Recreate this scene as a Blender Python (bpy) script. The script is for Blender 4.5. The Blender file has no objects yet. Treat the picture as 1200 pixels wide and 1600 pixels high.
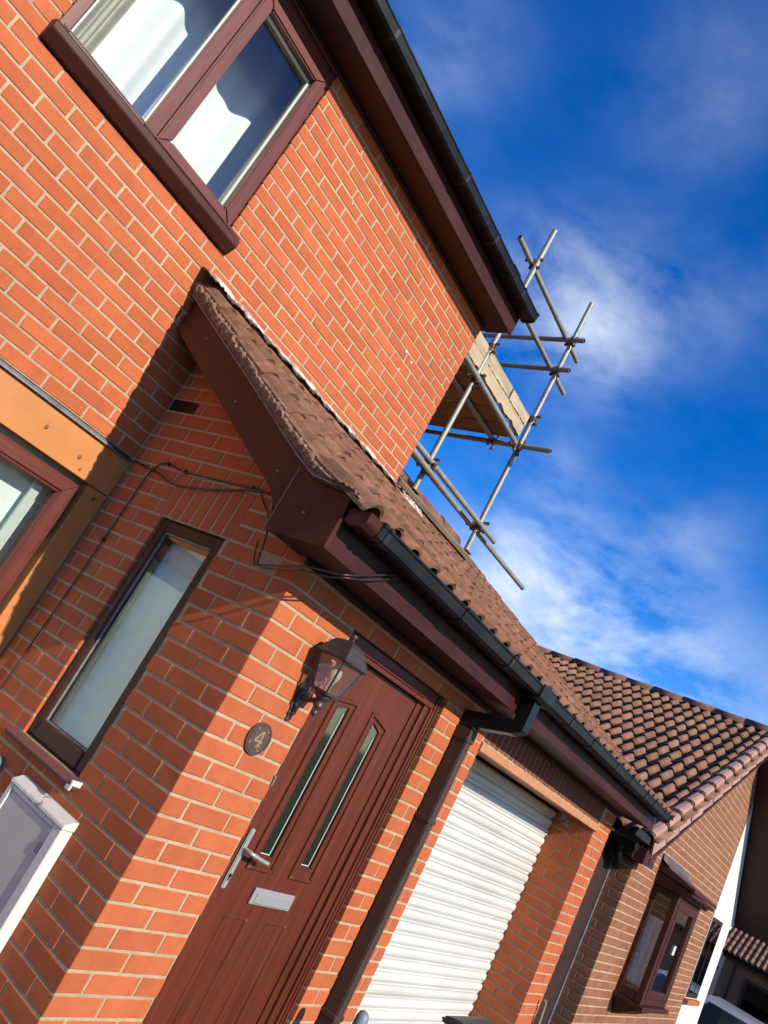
import bpy, bmesh, math, random
from mathutils import Vector, Matrix, Euler
random.seed(7)
SC = bpy.context.scene
COL = SC.collection
R_ = math.radians

# ------------------------------------------------------------------ camera
CAM = Vector((-1.93216, -1.98804, 1.62516))
RX = Vector((0.46932629, -0.75479301, 0.45827977))     # image right
RY = Vector((0.48526482, -0.21313216, -0.84799336))    # image down
RZ = Vector((0.73773362, 0.62037262, 0.26624597))      # forward
FPX, CX, CY = 1174.44, 629.60, 836.43                  # for a 1200 x 1600 picture
cd = bpy.data.cameras.new('camera')
cam = bpy.data.objects.new('camera', cd); COL.objects.link(cam)
mw = Matrix((( RX.x, -RY.x, -RZ.x, CAM.x), (RX.y, -RY.y, -RZ.y, CAM.y), (RX.z, -RY.z, -RZ.z, CAM.z), (0, 0, 0, 1)))
cam.matrix_world = mw
cd.sensor_fit = 'VERTICAL'; cd.sensor_height = 32.0
cd.lens = FPX / 1600 * 32.0
cd.shift_x = -(CX - 600) / 1600; cd.shift_y = (CY - 800) / 1600
cd.clip_start = 0.02; cd.clip_end = 2000
SC.camera = cam

# ------------------------------------------------------------------ light
SUN = Vector((-0.107, -1.0, 0.555)).normalized()       # towards the sun
elev = math.asin(SUN.z); azim = math.atan2(SUN.x, SUN.y)
world = bpy.data.worlds.new('World'); SC.world = world; world.use_nodes = True
wn = world.node_tree.nodes; wl = world.node_tree.links; wn.clear()
def wnode(t, **k):
    n = wn.new(t)
    for a, b in k.items(): setattr(n, a, b)
    return n
def wmath(op, a, b=None, clamp=False):
    n = wnode('ShaderNodeMath', operation=op, use_clamp=clamp)
    for i, v in enumerate((a, b)):
        if v is None: continue
        if isinstance(v, (int, float)): n.inputs[i].default_value = v
        else: wl.new(v, n.inputs[i])
    return n.outputs[0]
w_out = wnode('ShaderNodeOutputWorld'); w_bg = wnode('ShaderNodeBackground')
w_sky = wnode('ShaderNodeTexSky', sky_type='NISHITA', sun_disc=False)
w_sky.sun_elevation = elev; w_sky.sun_rotation = azim
w_sky.altitude = 300; w_sky.air_density = 1.0; w_sky.dust_density = 0.15; w_sky.ozone_density = 3.2
w_sat = wnode('ShaderNodeHueSaturation'); w_sat.inputs['Saturation'].default_value = 1.42; w_sat.inputs['Value'].default_value = 1.3
w_sat.inputs['Hue'].default_value = 0.516
wl.new(w_sky.outputs[0], w_sat.inputs['Color'])
w_tc = wnode('ShaderNodeTexCoord')
w_map = wnode('ShaderNodeMapping'); w_map.inputs['Scale'].default_value = (1.0, 1.0, 2.0)
wl.new(w_tc.outputs['Generated'], w_map.inputs[0])
w_n1 = wnode('ShaderNodeTexNoise'); w_n1.inputs['Scale'].default_value = 5.0; w_n1.inputs['Detail'].default_value = 11
w_n1.inputs['Roughness'].default_value = 0.58; w_n1.inputs['Distortion'].default_value = 0.25
wl.new(w_map.outputs[0], w_n1.inputs['Vector'])
w_sep = wnode('ShaderNodeSeparateXYZ'); wl.new(w_tc.outputs['Generated'], w_sep.inputs[0])
# cloud masses seen in the sky (directions), softened by noise
masses = [((0.672, 0.460, 0.580), 0.07, 0.85), ((0.60, 0.535, 0.601), 0.06, 0.25), ((0.8281, 0.4795, 0.2804), 0.085, 0.95), ((0.8894, 0.37, 0.2484), 0.085, 0.95),
          ((0.9375, 0.2366, 0.2153), 0.085, 0.6), ((0.52, 0.355, 0.777), 0.07, 0.13), ((0.7034, 0.3089, 0.6402), 0.05, 0.14),
          ((0.8658, 0.3049, 0.3967), 0.05, 0.24), ((0.3822, 0.5954, 0.7067), 0.06, 0.2), ((0.77, 0.4678, 0.4361), 0.03, 0.2)]
acc = None
for d, s, a in masses:
    vm = wnode('ShaderNodeVectorMath', operation='DISTANCE'); wl.new(w_tc.outputs['Generated'], vm.inputs[0]); vm.inputs[1].default_value = Vector(d).normalized()
    q = wmath('DIVIDE', vm.outputs['Value'], s)
    g = wmath('MULTIPLY', wmath('EXPONENT', wmath('MULTIPLY', wmath('MULTIPLY', q, q), -0.7)), a)
    acc = g if acc is None else wmath('ADD', acc, g)
low = wnode('ShaderNodeMapRange'); wl.new(w_sep.outputs[2], low.inputs['Value'])
low.inputs['From Min'].default_value = 0.26; low.inputs['From Max'].default_value = 0.0; low.inputs['To Min'].default_value = 0.0; low.inputs['To Max'].default_value = 0.30
acc = wmath('ADD', acc, wmath('ADD', low.outputs[0], 0.015))
nz = wnode('ShaderNodeMapRange'); wl.new(w_n1.outputs['Fac'], nz.inputs['Value'])
nz.inputs['From Min'].default_value = 0.34; nz.inputs['From Max'].default_value = 0.70
nz.inputs['To Min'].default_value = 0.0; nz.inputs['To Max'].default_value = 1.25
cmask = wmath('MULTIPLY', acc, nz.outputs[0], clamp=True)
cmask = wmath('MINIMUM', cmask, 0.88)
w_mix = wnode('ShaderNodeMix', data_type='RGBA'); wl.new(cmask, w_mix.inputs['Factor'])
wl.new(w_sat.outputs[0], w_mix.inputs['A']); w_mix.inputs['B'].default_value = (5.2, 5.9, 6.9, 1)
wl.new(w_mix.outputs['Result'], w_bg.inputs['Color']); w_bg.inputs['Strength'].default_value = 0.112
wl.new(w_bg.outputs[0], w_out.inputs['Surface'])
sd = bpy.data.lights.new('sun', 'SUN'); sd.energy = 4.4; sd.angle = R_(0.53); sd.color = (1.0, 0.91, 0.76)
sun = bpy.data.objects.new('sun', sd); COL.objects.link(sun)
sun.rotation_euler = (-SUN).to_track_quat('-Z', 'Y').to_euler(); sun.location = (-3, -20, 14)
SC.view_settings.view_transform = 'Standard'; SC.view_settings.look = 'None'
SC.view_settings.exposure = 0.54; SC.view_settings.gamma = 1.0; SC.view_settings.use_curve_mapping = False
SC.cycles.max_bounces = 8; SC.cycles.transparent_max_bounces = 12

# ------------------------------------------------------------------ materials
ALB = 0.71
def mat(name, col, rough=0.6, var=0.15, scale=6.0, bump=0.15, bscale=80.0, metal=0.0, spec=0.5, stretch=(1, 1, 1),
        tint=None, tscale=2.0, tamt=0.0, tmin=0.5, tmax=0.7, rnd=0.0, coat=0.0, rvar=0.0, detail=5, stain=0.0, sscale=(1.2, 1.2, 1.2)):
    col = tuple(c * ALB for c in col); tint = None if tint is None else tuple(c * ALB for c in tint)
    m = bpy.data.materials.new(name); m.use_nodes = True
    n = m.node_tree.nodes; l = m.node_tree.links; b = n['Principled BSDF']
    tc = n.new('ShaderNodeTexCoord'); mp = n.new('ShaderNodeMapping'); mp.inputs['Scale'].default_value = stretch
    oi = n.new('ShaderNodeObjectInfo'); gi = n.new('ShaderNodeNewGeometry')
    if rnd > 0:
        ad = n.new('ShaderNodeMath'); ad.operation = 'ADD'; l.new(oi.outputs['Random'], ad.inputs[0]); l.new(gi.outputs['Random Per Island'], ad.inputs[1])
        fr = n.new('ShaderNodeMath'); fr.operation = 'FRACT'; l.new(ad.outputs[0], fr.inputs[0])
        sc = n.new('ShaderNodeVectorMath'); sc.operation = 'SCALE'; sc.inputs[0].default_value = (37.0, 91.0, 53.0); l.new(fr.outputs[0], sc.inputs['Scale'])
        av = n.new('ShaderNodeVectorMath'); av.operation = 'ADD'; l.new(tc.outputs['Object'], av.inputs[0]); l.new(sc.outputs[0], av.inputs[1])
        l.new(av.outputs[0], mp.inputs[0])
    else:
        l.new(tc.outputs['Object'], mp.inputs[0])
    nz = n.new('ShaderNodeTexNoise'); nz.inputs['Scale'].default_value = scale; nz.inputs['Detail'].default_value = detail; nz.inputs['Roughness'].default_value = 0.6
    l.new(mp.outputs[0], nz.inputs['Vector'])
    rp = n.new('ShaderNodeValToRGB'); e = rp.color_ramp.elements
    e[0].position = 0.28; e[1].position = 0.74
    e[0].color = (*[c * (1 - var) for c in col], 1); e[1].color = (*[min(1, c * (1 + var)) for c in col], 1)
    l.new(nz.outputs['Fac'], rp.inputs[0]); cur = rp.outputs[0]
    if rnd > 0:
        hs = n.new('ShaderNodeHueSaturation'); l.new(cur, hs.inputs['Color'])
        r1 = n.new('ShaderNodeMapRange'); l.new(fr.outputs[0], r1.inputs['Value']); r1.inputs['To Min'].default_value = 1 - rnd; r1.inputs['To Max'].default_value = 1 + rnd * 0.7
        l.new(r1.outputs[0], hs.inputs['Value'])
        m2 = n.new('ShaderNodeMath'); m2.operation = 'MULTIPLY'; l.new(fr.outputs[0], m2.inputs[0]); m2.inputs[1].default_value = 7.13
        f2 = n.new('ShaderNodeMath'); f2.operation = 'FRACT'; l.new(m2.outputs[0], f2.inputs[0])
        r2 = n.new('ShaderNodeMapRange'); l.new(f2.outputs[0], r2.inputs['Value']); r2.inputs['To Min'].default_value = 0.5 - rnd * 0.03; r2.inputs['To Max'].default_value = 0.5 + rnd * 0.03
        l.new(r2.outputs[0], hs.inputs['Hue']); cur = hs.outputs[0]
    if tint is not None:
        n2 = n.new('ShaderNodeTexNoise'); n2.inputs['Scale'].default_value = tscale; n2.inputs['Detail'].default_value = 7; n2.inputs['Roughness'].default_value = 0.68
        l.new(mp.outputs[0] if rnd > 0 else tc.outputs['Object'], n2.inputs['Vector'])
        mr = n.new('ShaderNodeMapRange'); l.new(n2.outputs['Fac'], mr.inputs['Value']); mr.inputs['From Min'].default_value = tmin; mr.inputs['From Max'].default_value = tmax; mr.inputs['To Max'].default_value = tamt
        mx = n.new('ShaderNodeMix'); mx.data_type = 'RGBA'; l.new(mr.outputs[0], mx.inputs['Factor']); l.new(cur, mx.inputs['A']); mx.inputs['B'].default_value = (*tint, 1); cur = mx.outputs['Result']
    if stain > 0:
        ms = n.new('ShaderNodeMapping'); ms.inputs['Scale'].default_value = sscale; l.new(gi.outputs['Position'], ms.inputs[0])
        ns = n.new('ShaderNodeTexNoise'); ns.inputs['Scale'].default_value = 1.0; ns.inputs['Detail'].default_value = 8; ns.inputs['Roughness'].default_value = 0.65; l.new(ms.outputs[0], ns.inputs['Vector'])
        rs = n.new('ShaderNodeMapRange'); l.new(ns.outputs['Fac'], rs.inputs['Value']); rs.inputs['From Min'].default_value = 0.3; rs.inputs['From Max'].default_value = 0.7; rs.inputs['To Min'].default_value = 1 - stain; rs.inputs['To Max'].default_value = 1 + stain * 0.6
        sv = n.new('ShaderNodeVectorMath'); sv.operation = 'SCALE'; l.new(cur, sv.inputs[0]); l.new(rs.outputs[0], sv.inputs['Scale']); cur = sv.outputs[0]
    l.new(cur, b.inputs['Base Color'])
    b.inputs['Metallic'].default_value = metal; b.inputs['Specular IOR Level'].default_value = spec
    b.inputs['Coat Weight'].default_value = coat; b.inputs['Coat Roughness'].default_value = 0.15
    if rvar > 0:
        rr = n.new('ShaderNodeMapRange'); l.new(nz.outputs['Fac'], rr.inputs['Value']); rr.inputs['To Min'].default_value = rough - rvar; rr.inputs['To Max'].default_value = rough + rvar; l.new(rr.outputs[0], b.inputs['Roughness'])
    else: b.inputs['Roughness'].default_value = rough
    if bump > 0:
        nb = n.new('ShaderNodeTexNoise'); nb.inputs['Scale'].default_value = bscale; nb.inputs['Detail'].default_value = 4; l.new(mp.outputs[0], nb.inputs['Vector'])
        bp = n.new('ShaderNodeBump'); bp.inputs['Strength'].default_value = bump; bp.inputs['Distance'].default_value = 0.004; l.new(nb.outputs['Fac'], bp.inputs['Height']); l.new(bp.outputs[0], b.inputs['Normal'])
    return m
def glass_mat(name, tint, refl=0.06, rough=0.0):
    m = bpy.data.materials.new(name); m.use_nodes = True
    n = m.node_tree.nodes; l = m.node_tree.links; n.clear()
    o = n.new('ShaderNodeOutputMaterial'); t = n.new('ShaderNodeBsdfTransparent'); t.inputs[0].default_value = (*tint, 1)
    g = n.new('ShaderNodeBsdfGlossy'); g.inputs['Roughness'].default_value = rough; g.inputs[0].default_value = (1, 1, 1, 1)
    lw_ = n.new('ShaderNodeLayerWeight'); lw_.inputs['Blend'].default_value = 0.5
    f = n.new('ShaderNodeMath'); f.operation = 'POWER'; l.new(lw_.outputs['Facing'], f.inputs[0]); f.inputs[1].default_value = 4.0
    a = n.new('ShaderNodeMath'); a.operation = 'ADD'; a.use_clamp = True; l.new(f.outputs[0], a.inputs[0]); a.inputs[1].default_value = refl
    x = n.new('ShaderNodeMixShader'); l.new(a.outputs[0], x.inputs[0]); l.new(t.outputs[0], x.inputs[1]); l.new(g.outputs[0], x.inputs[2]); l.new(x.outputs[0], o.inputs[0])
    return m

MT = {}
MT['brick'] = mat('orange_brick', (0.60, 0.155, 0.060), 0.85, var=0.10, scale=9, bump=0.5, bscale=240, rnd=0.085, stain=0.10, spec=0.2, tint=(0.40, 0.10, 0.05), tscale=22, tamt=0.55, tmin=0.52, tmax=0.75)
MT['brick2'] = mat('brown_brick', (0.345, 0.150, 0.080), 0.85, var=0.10, scale=9, bump=0.5, bscale=240, rnd=0.11, stain=0.15, spec=0.2)
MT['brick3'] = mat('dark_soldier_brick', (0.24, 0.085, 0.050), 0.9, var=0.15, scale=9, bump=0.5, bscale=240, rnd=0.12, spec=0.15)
MT['mortar'] = mat('sandy_mortar', (0.62, 0.45, 0.28), 0.95, stain=0.2, sscale=(2.5, 2.5, 2.5), var=0.18, scale=14, bump=0.8, bscale=190, spec=0.15, tint=(0.36, 0.26, 0.17), tscale=5, tamt=0.75, tmin=0.48, tmax=0.72)
MT['whitemortar'] = mat('white_mortar', (0.80, 0.74, 0.66), 0.9, var=0.2, scale=16, bump=1.0, bscale=90, spec=0.2, tint=(0.34, 0.20, 0.13), tscale=7, tamt=0.95, tmin=0.44, tmax=0.56)
MT['tile'] = mat('weathered_concrete_tile', (0.31, 0.142, 0.085), 0.92, var=0.35, scale=11, bump=1.0, bscale=110, stain=0.2, rnd=0.16, spec=0.15, tint=(0.15, 0.10, 0.068), tscale=10, tamt=0.85, tmin=0.47, tmax=0.64)
MT['tile2'] = mat('brown_concrete_tile', (0.33, 0.172, 0.108), 0.92, var=0.3, scale=8, bump=0.7, bscale=120, stain=0.2, rnd=0.15, spec=0.15, tint=(0.20, 0.12, 0.08), tscale=9, tamt=0.6, tmin=0.5, tmax=0.68)
MT['ridge'] = mat('ridge_tile', (0.22, 0.115, 0.08), 0.9, var=0.3, scale=10, bump=0.8, bscale=90, rnd=0.15, spec=0.2)
MT['vergecap'] = mat('pink_verge_tile', (0.52, 0.31, 0.245), 0.85, var=0.16, scale=7, bump=0.4, bscale=140, rnd=0.10, spec=0.25, tint=(0.34, 0.17, 0.13), tscale=6, tamt=0.7, tmin=0.56, tmax=0.7)
MT['vergemortar'] = mat('lichen_mortar', (0.30, 0.175, 0.115), 0.95, var=0.35, scale=26, bump=1.0, bscale=120, spec=0.15, tint=(0.50, 0.40, 0.28), tscale=24, tamt=0.7, tmin=0.56, tmax=0.70)
MT['maroon'] = mat('mahogany_upvc', (0.080, 0.021, 0.013), 0.5, stain=0.25, sscale=(3, 3, 1.2), var=0.18, scale=22, bump=0.05, bscale=60, spec=0.25, stretch=(1, 1, 1), tint=(0.06, 0.016, 0.012), tscale=30, tamt=0.4, tmin=0.5, tmax=0.7)
MT['framex'] = mat('rosewood_frame', (0.165, 0.044, 0.034), 0.38, var=0.28, scale=30, bump=0.06, bscale=60, spec=0.35, stretch=(0.1, 1, 1))
MT['framez'] = mat('rosewood_frame_upright', (0.165, 0.044, 0.034), 0.38, var=0.28, scale=30, bump=0.06, bscale=60, spec=0.35, stretch=(1, 1, 0.1))
MT['fascia'] = mat('mahogany_fascia', (0.060, 0.016, 0.013), 0.55, stain=0.25, sscale=(2, 2, 5), var=0.35, scale=20, bump=0.04, bscale=60, spec=0.2, stretch=(0.22, 1, 1))
MT['soffit'] = mat('brown_soffit', (0.048, 0.015, 0.011), 0.6, var=0.1, scale=4, bump=0.0, spec=0.4)
MT['door'] = mat('redwood_door', (0.145, 0.031, 0.014), 0.45, stain=0.15, sscale=(4, 4, 0.8), var=0.34, scale=40, bump=0.12, bscale=130, spec=0.3, stretch=(1.0, 1, 0.05))
MT['gutter'] = mat('black_gutter', (0.013, 0.013, 0.012), 0.4, var=0.35, scale=9, bump=0.03, bscale=60, spec=0.22, rvar=0.08, tint=(0.045, 0.04, 0.032), tscale=7, tamt=0.5, tmin=0.5, tmax=0.75)
MT['pipe'] = mat('brown_downpipe', (0.080, 0.050, 0.038), 0.5, var=0.2, scale=6, bump=0.02, bscale=60, spec=0.25, stain=0.2, sscale=(3, 3, 2))
MT['timber'] = mat('orange_stained_timber', (0.66, 0.255, 0.075), 0.55, var=0.12, scale=5, bump=0.1, bscale=50, spec=0.4, stretch=(0.6, 1, 1), tint=(0.40, 0.14, 0.05), tscale=6, tamt=0.45, tmin=0.55, tmax=0.75)
MT['knot'] = mat('dark_knot', (0.34, 0.13, 0.05), 0.7, var=0.3, scale=40, bump=0.1)
MT['lintel'] = mat('painted_steel_lintel', (0.62, 0.27, 0.12), 0.5, var=0.12, scale=6, bump=0.08)
MT['white'] = mat('white_paint', (0.80, 0.80, 0.76), 0.45, var=0.05, scale=5, bump=0.04, tint=(0.62, 0.60, 0.55), tscale=3, tamt=0.5, tmin=0.5, tmax=0.75)
MT['slat'] = mat('white_roller_slat', (0.78, 0.78, 0.74), 0.42, var=0.05, scale=5, bump=0.25, bscale=180, rnd=0.04, stretch=(0.12, 1, 1), stain=0.10, sscale=(1.5, 1.5, 4), tint=(0.48, 0.46, 0.41), tscale=3.5, tamt=0.6, tmin=0.5, tmax=0.75)
MT['render'] = mat('white_render', (0.82, 0.81, 0.76), 0.85, var=0.05, scale=6, bump=0.35, bscale=110, spec=0.2)
MT['flaky'] = mat('flaking_white_paint', (0.80, 0.78, 0.73), 0.6, var=0.06, scale=10, bump=0.5, bscale=70, tint=(0.33, 0.13, 0.08), tscale=13, tamt=0.9, tmin=0.58, tmax=0.62)
MT['greydoor'] = mat('grey_meter_door', (0.66, 0.65, 0.63), 0.42, var=0.08, scale=5, bump=0.1, bscale=60, spec=0.4)
MT['lead'] = mat('lead_flashing', (0.115, 0.082, 0.066), 0.55, var=0.3, scale=14, bump=0.5, bscale=40, spec=0.5, tint=(0.33, 0.25, 0.20), tscale=9, tamt=0.6, tmin=0.52, tmax=0.7)
MT['leadgrey'] = mat('grey_lead', (0.26, 0.27, 0.27), 0.5, var=0.3, scale=16, bump=0.6, bscale=50, metal=0.3)
MT['galv'] = mat('galvanised_tube', (0.36, 0.36, 0.31), 0.52, var=0.18, scale=12, bump=0.08, bscale=90, metal=0.30, spec=0.5, tint=(0.24, 0.20, 0.16), tscale=5, tamt=0.6, tmin=0.5, tmax=0.7, rvar=0.08)
MT['rust'] = mat('rusty_coupler', (0.20, 0.125, 0.085), 0.6, var=0.35, scale=40, bump=0.3, bscale=120, metal=0.4, rnd=0.2)
MT['board'] = mat('weathered_scaffold_board', (0.62, 0.49, 0.32), 0.9, var=0.25, scale=18, bump=0.6, bscale=60, spec=0.15, rnd=0.16, stretch=(0.15, 1, 1), tint=(0.27, 0.20, 0.14), tscale=6, tamt=0.6, tmin=0.52, tmax=0.72)
MT['oldboard'] = mat('old_plank', (0.26, 0.19, 0.13), 0.9, var=0.3, scale=18, bump=0.6, bscale=60, spec=0.15, stretch=(0.15, 1, 1))
MT['boardy'] = mat('weathered_deck_board', (0.36, 0.22, 0.13), 0.9, var=0.3, scale=18, bump=0.6, bscale=60, spec=0.15, rnd=0.16, stretch=(1, 0.15, 1))
MT['lampblack'] = mat('weathered_black_lantern', (0.075, 0.062, 0.056), 0.45, var=0.3, scale=30, bump=0.12, bscale=90, metal=0.2, spec=0.5)
MT['lampglass'] = glass_mat('lantern_glass', (0.90, 0.86, 0.82), 0.14, 0.08)
_n = MT['lampglass'].node_tree.nodes; _l = MT['lampglass'].node_tree.links
_d = _n.new('ShaderNodeBsdfDiffuse'); _d.inputs[0].default_value = (0.34, 0.25, 0.19, 1); _x = _n.new('ShaderNodeMixShader'); _x.inputs[0].default_value = 0.12
_o = [q for q in _n if q.type == 'OUTPUT_MATERIAL'][0]; _p = _o.inputs[0].links[0].from_socket; _l.new(_p, _x.inputs[1]); _l.new(_d.outputs[0], _x.inputs[2]); _l.new(_x.outputs[0], _o.inputs[0])
MT['bulb'] = mat('white_bulb', (0.75, 0.73, 0.68), 0.3, var=0.02, bump=0)
MT['plaque'] = mat('dark_plaque', (0.115, 0.066, 0.055), 0.4, var=0.2, scale=30, bump=0.15, bscale=80)
MT['gold'] = mat('pale_gold', (0.48, 0.33, 0.17), 0.45, var=0.1, bump=0.0, metal=0.3)
MT['chrome'] = mat('satin_chrome', (0.60, 0.59, 0.57), 0.34, var=0.04, bump=0.02, metal=0.45)
MT['seal'] = mat('pale_glazing_bead', (0.60, 0.66, 0.62), 0.4, var=0.03, bump=0)
MT['black'] = mat('black_plastic', (0.018, 0.017, 0.017), 0.45, var=0.2, bump=0.05)
MT['cable'] = mat('black_cable', (0.022, 0.020, 0.020), 0.4, var=0.1, bump=0)
MT['dark'] = mat('dark_room', (0.055, 0.055, 0.055), 0.9, var=0.1, bump=0)
MT['obscure'] = mat('obscured_glass_backing', (0.155, 0.15, 0.11), 0.5, var=0.4, scale=60, bump=0.6, bscale=220)
MT['room'] = mat('grey_room', (0.30, 0.33, 0.31), 0.9, var=0.1, bump=0)
MT['net'] = mat('white_net_curtain', (1.02, 1.07, 1.07), 0.9, var=0.04, scale=12, bump=0.2, bscale=200, spec=0.1)
MT['cream'] = mat('cream_curtain', (0.62, 0.58, 0.42), 0.9, var=0.12, scale=12, bump=0.2, bscale=200, spec=0.1)
MT['teal'] = mat('pale_grey_net', (0.86, 0.95, 0.90), 0.9, var=0.06, scale=5, bump=0.2, bscale=200, spec=0.1)
MT['glass'] = glass_mat('window_glass', (0.95, 0.97, 0.96), 0.045)
MT['doorglass'] = glass_mat('door_glass', (0.62, 0.66, 0.58), 0.08, 0.05)
MT['carglass'] = glass_mat('car_glass', (0.25, 0.28, 0.30), 0.10)
MT['silver'] = mat('silver_car_paint', (0.62, 0.64, 0.66), 0.28, var=0.03, bump=0, metal=0.35, coat=0.8)
MT['bluecar'] = mat('pale_blue_car_paint', (0.42, 0.50, 0.56), 0.28, var=0.03, bump=0, metal=0.35, coat=0.8)
MT['tyre'] = mat('tyre_rubber', (0.02, 0.02, 0.02), 0.8, var=0.1)
MT['ground'] = mat('concrete_ground', (0.055, 0.052, 0.050), 0.9, var=0.2, scale=1.3, bump=0.4, bscale=40, spec=0.2, tint=(0.075, 0.07, 0.066), tscale=0.4, tamt=0.6)
MT['leaf'] = mat('dark_leaf', (0.05, 0.085, 0.035), 0.7, var=0.3, scale=3, bump=0, rnd=0.2)
MT['bark'] = mat('bark', (0.09, 0.065, 0.045), 0.9, var=0.3, scale=8)
MT['stone'] = mat('red_tile_sill', (0.20, 0.070, 0.060), 0.7, var=0.3, scale=60, bump=0.5, bscale=160)
MT['panel'] = mat('brown_side_panel', (0.055, 0.030, 0.024), 0.7, var=0.12, scale=5, bump=0.05, spec=0.15)
MT['greyplastic'] = mat('blue_grey_plastic', (0.22, 0.26, 0.28), 0.5, var=0.08, scale=6)
MT['greybin'] = mat('dark_grey_bin', (0.07, 0.065, 0.06), 0.5, var=0.2, scale=8, bump=0.1)

# ------------------------------------------------------------------ helpers
BASE = {}
def thing(name, label, cat, loc, group=None):
    o = bpy.data.objects.new(name, None); COL.objects.link(o); o.location = loc; o.empty_display_size = 0.2
    o['label'] = label; o['category'] = cat
    if group: o['group'] = group
    BASE[o] = Vector(loc); return o
def tag(o, label, cat, group=None):
    o['label'] = label; o['category'] = cat
    if group: o['group'] = group
    return o
def link(name, me, parent=None, loc=(0, 0, 0)):
    o = bpy.data.objects.new(name, me); COL.objects.link(o)
    if parent is not None:
        o.parent = parent; BASE[o] = BASE[parent]
    else: BASE[o] = Vector((0, 0, 0))
    o.location = loc
    return o
class MB:
    def __init__(s): s.v = []; s.f = []; s.sm = []
    def add(s, vs, fs, smooth=False):
        o = len(s.v); s.v += [Vector(p) for p in vs]; s.f += [tuple(i + o for i in f) for f in fs]; s.sm += [smooth] * len(fs); return s
    def box(s, x0, y0, z0, x1, y1, z1):
        x0, x1 = sorted((x0, x1)); y0, y1 = sorted((y0, y1)); z0, z1 = sorted((z0, z1))
        return s.add([(x0, y0, z0), (x1, y0, z0), (x1, y1, z0), (x0, y1, z0), (x0, y0, z1), (x1, y0, z1), (x1, y1, z1), (x0, y1, z1)],
                     [(0, 3, 2, 1), (4, 5, 6, 7), (0, 1, 5, 4), (1, 2, 6, 5), (2, 3, 7, 6), (3, 0, 4, 7)])
    def prism(s, pts, ax, a, b):
        # pts: list of 2D points in the two other axes (order x,y,z without ax)
        def P(p, t):
            if ax == 'x': return (t, p[0], p[1])
            if ax == 'y': return (p[0], t, p[1])
            return (p[0], p[1], t)
        n = len(pts); vs = [P(p, a) for p in pts] + [P(p, b) for p in pts]
        fs = [tuple(range(n)), tuple(range(2 * n - 1, n - 1, -1))] + [(i, i + n, (i + 1) % n + n, (i + 1) % n) for i in range(n)]
        return s.add(vs, fs)
    def tube(s, p0, p1, r, n=12, r1=None, hollow=0.0, smooth=True):
        p0 = Vector(p0); p1 = Vector(p1); d = (p1 - p0).normalized()
        a = d.orthogonal().normalized(); b = d.cross(a); r1 = r if r1 is None else r1
        ring = lambda p, q: [p + (a * math.cos(2 * math.pi * i / n) + b * math.sin(2 * math.pi * i / n)) * q for i in range(n)]
        vs = ring(p0, r) + ring(p1, r1); fs = [(i, (i + 1) % n, n + (i + 1) % n, n + i) for i in range(n)]
        s.add(vs, fs, smooth)
        if hollow > 0:
            q = r - hollow; vi = ring(p0, q) + ring(p1, q)
            s.add(ring(p0, r) + ring(p0, q), [(i, n + i, n + (i + 1) % n, (i + 1) % n) for i in range(n)])
            s.add(ring(p1, r) + ring(p1, q), [(i, (i + 1) % n, n + (i + 1) % n, n + i) for i in range(n)])
            s.add(vi, [(i, n + i, n + (i + 1) % n, (i + 1) % n) for i in range(n)], True)
        else:
            s.add(ring(p0, r), [tuple(range(n - 1, -1, -1))]); s.add(ring(p1, r1), [tuple(range(n))])
        return s
    def path(s, pts, r, n=8):
        pts = [Vector(p) for p in pts]; rings = []
        ref = None
        for i, p in enumerate(pts):
            d = (pts[min(i + 1, len(pts) - 1)] - pts[max(i - 1, 0)]).normalized()
            a = d.orthogonal().normalized() if ref is None else (ref - d * ref.dot(d)).normalized()
            ref = a; b = d.cross(a)
            rings.append([p + (a * math.cos(2 * math.pi * k / n) + b * math.sin(2 * math.pi * k / n)) * r for k in range(n)])
        vs = [q for g in rings for q in g]
        fs = [(i * n + k, i * n + (k + 1) % n, (i + 1) * n + (k + 1) % n, (i + 1) * n + k) for i in range(len(pts) - 1) for k in range(n)]
        s.add(vs, fs, True); s.add(rings[0], [tuple(range(n - 1, -1, -1))]); s.add(rings[-1], [tuple(range(n))]); return s
    def lathe(s, cx, cy, prof, n=20, smooth=True):
        vs = [(cx + r * math.cos(2 * math.pi * k / n), cy + r * math.sin(2 * math.pi * k / n), z) for r, z in prof for k in range(n)]
        fs = [(i * n + k, i * n + (k + 1) % n, (i + 1) * n + (k + 1) % n, (i + 1) * n + k) for i in range(len(prof) - 1) for k in range(n)]
        s.add(vs, fs, smooth)
        s.add(vs[:n], [tuple(range(n - 1, -1, -1))]); s.add(vs[-n:], [tuple(range(n))]); return s
    def frustum(s, cx, cy, z0, h0, z1, h1):
        q = lambda z, h: [(cx - h, cy - h, z), (cx + h, cy - h, z), (cx + h, cy + h, z), (cx - h, cy + h, z)]
        return s.add(q(z0, h0) + q(z1, h1), [(3, 2, 1, 0), (4, 5, 6, 7), (0, 1, 5, 4), (1, 2, 6, 5), (2, 3, 7, 6), (3, 0, 4, 7)])
    def build(s, name, m, parent=None, bevel=0.0, kind=None, seg=1):
        me = bpy.data.meshes.new(name); base = BASE[parent] if parent is not None else Vector((0, 0, 0))
        me.from_pydata([tuple(p - base) for p in s.v], [], s.f)
        me.polygons.foreach_set('use_smooth', s.sm)
        if bevel > 0:
            bm = bmesh.new(); bm.from_mesh(me); bmesh.ops.recalc_face_normals(bm, faces=bm.faces)
            es = [e for e in bm.edges if e.is_manifold and e.calc_face_angle(0) > 0.5]
            bmesh.ops.bevel(bm, geom=es, offset=bevel, segments=seg, affect='EDGES', clamp_overlap=True); bm.to_mesh(me); bm.free()
        me.materials.append(MT[m]); me.update()
        o = link(name, me, parent)
        if kind: o['kind'] = kind
        return o
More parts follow.
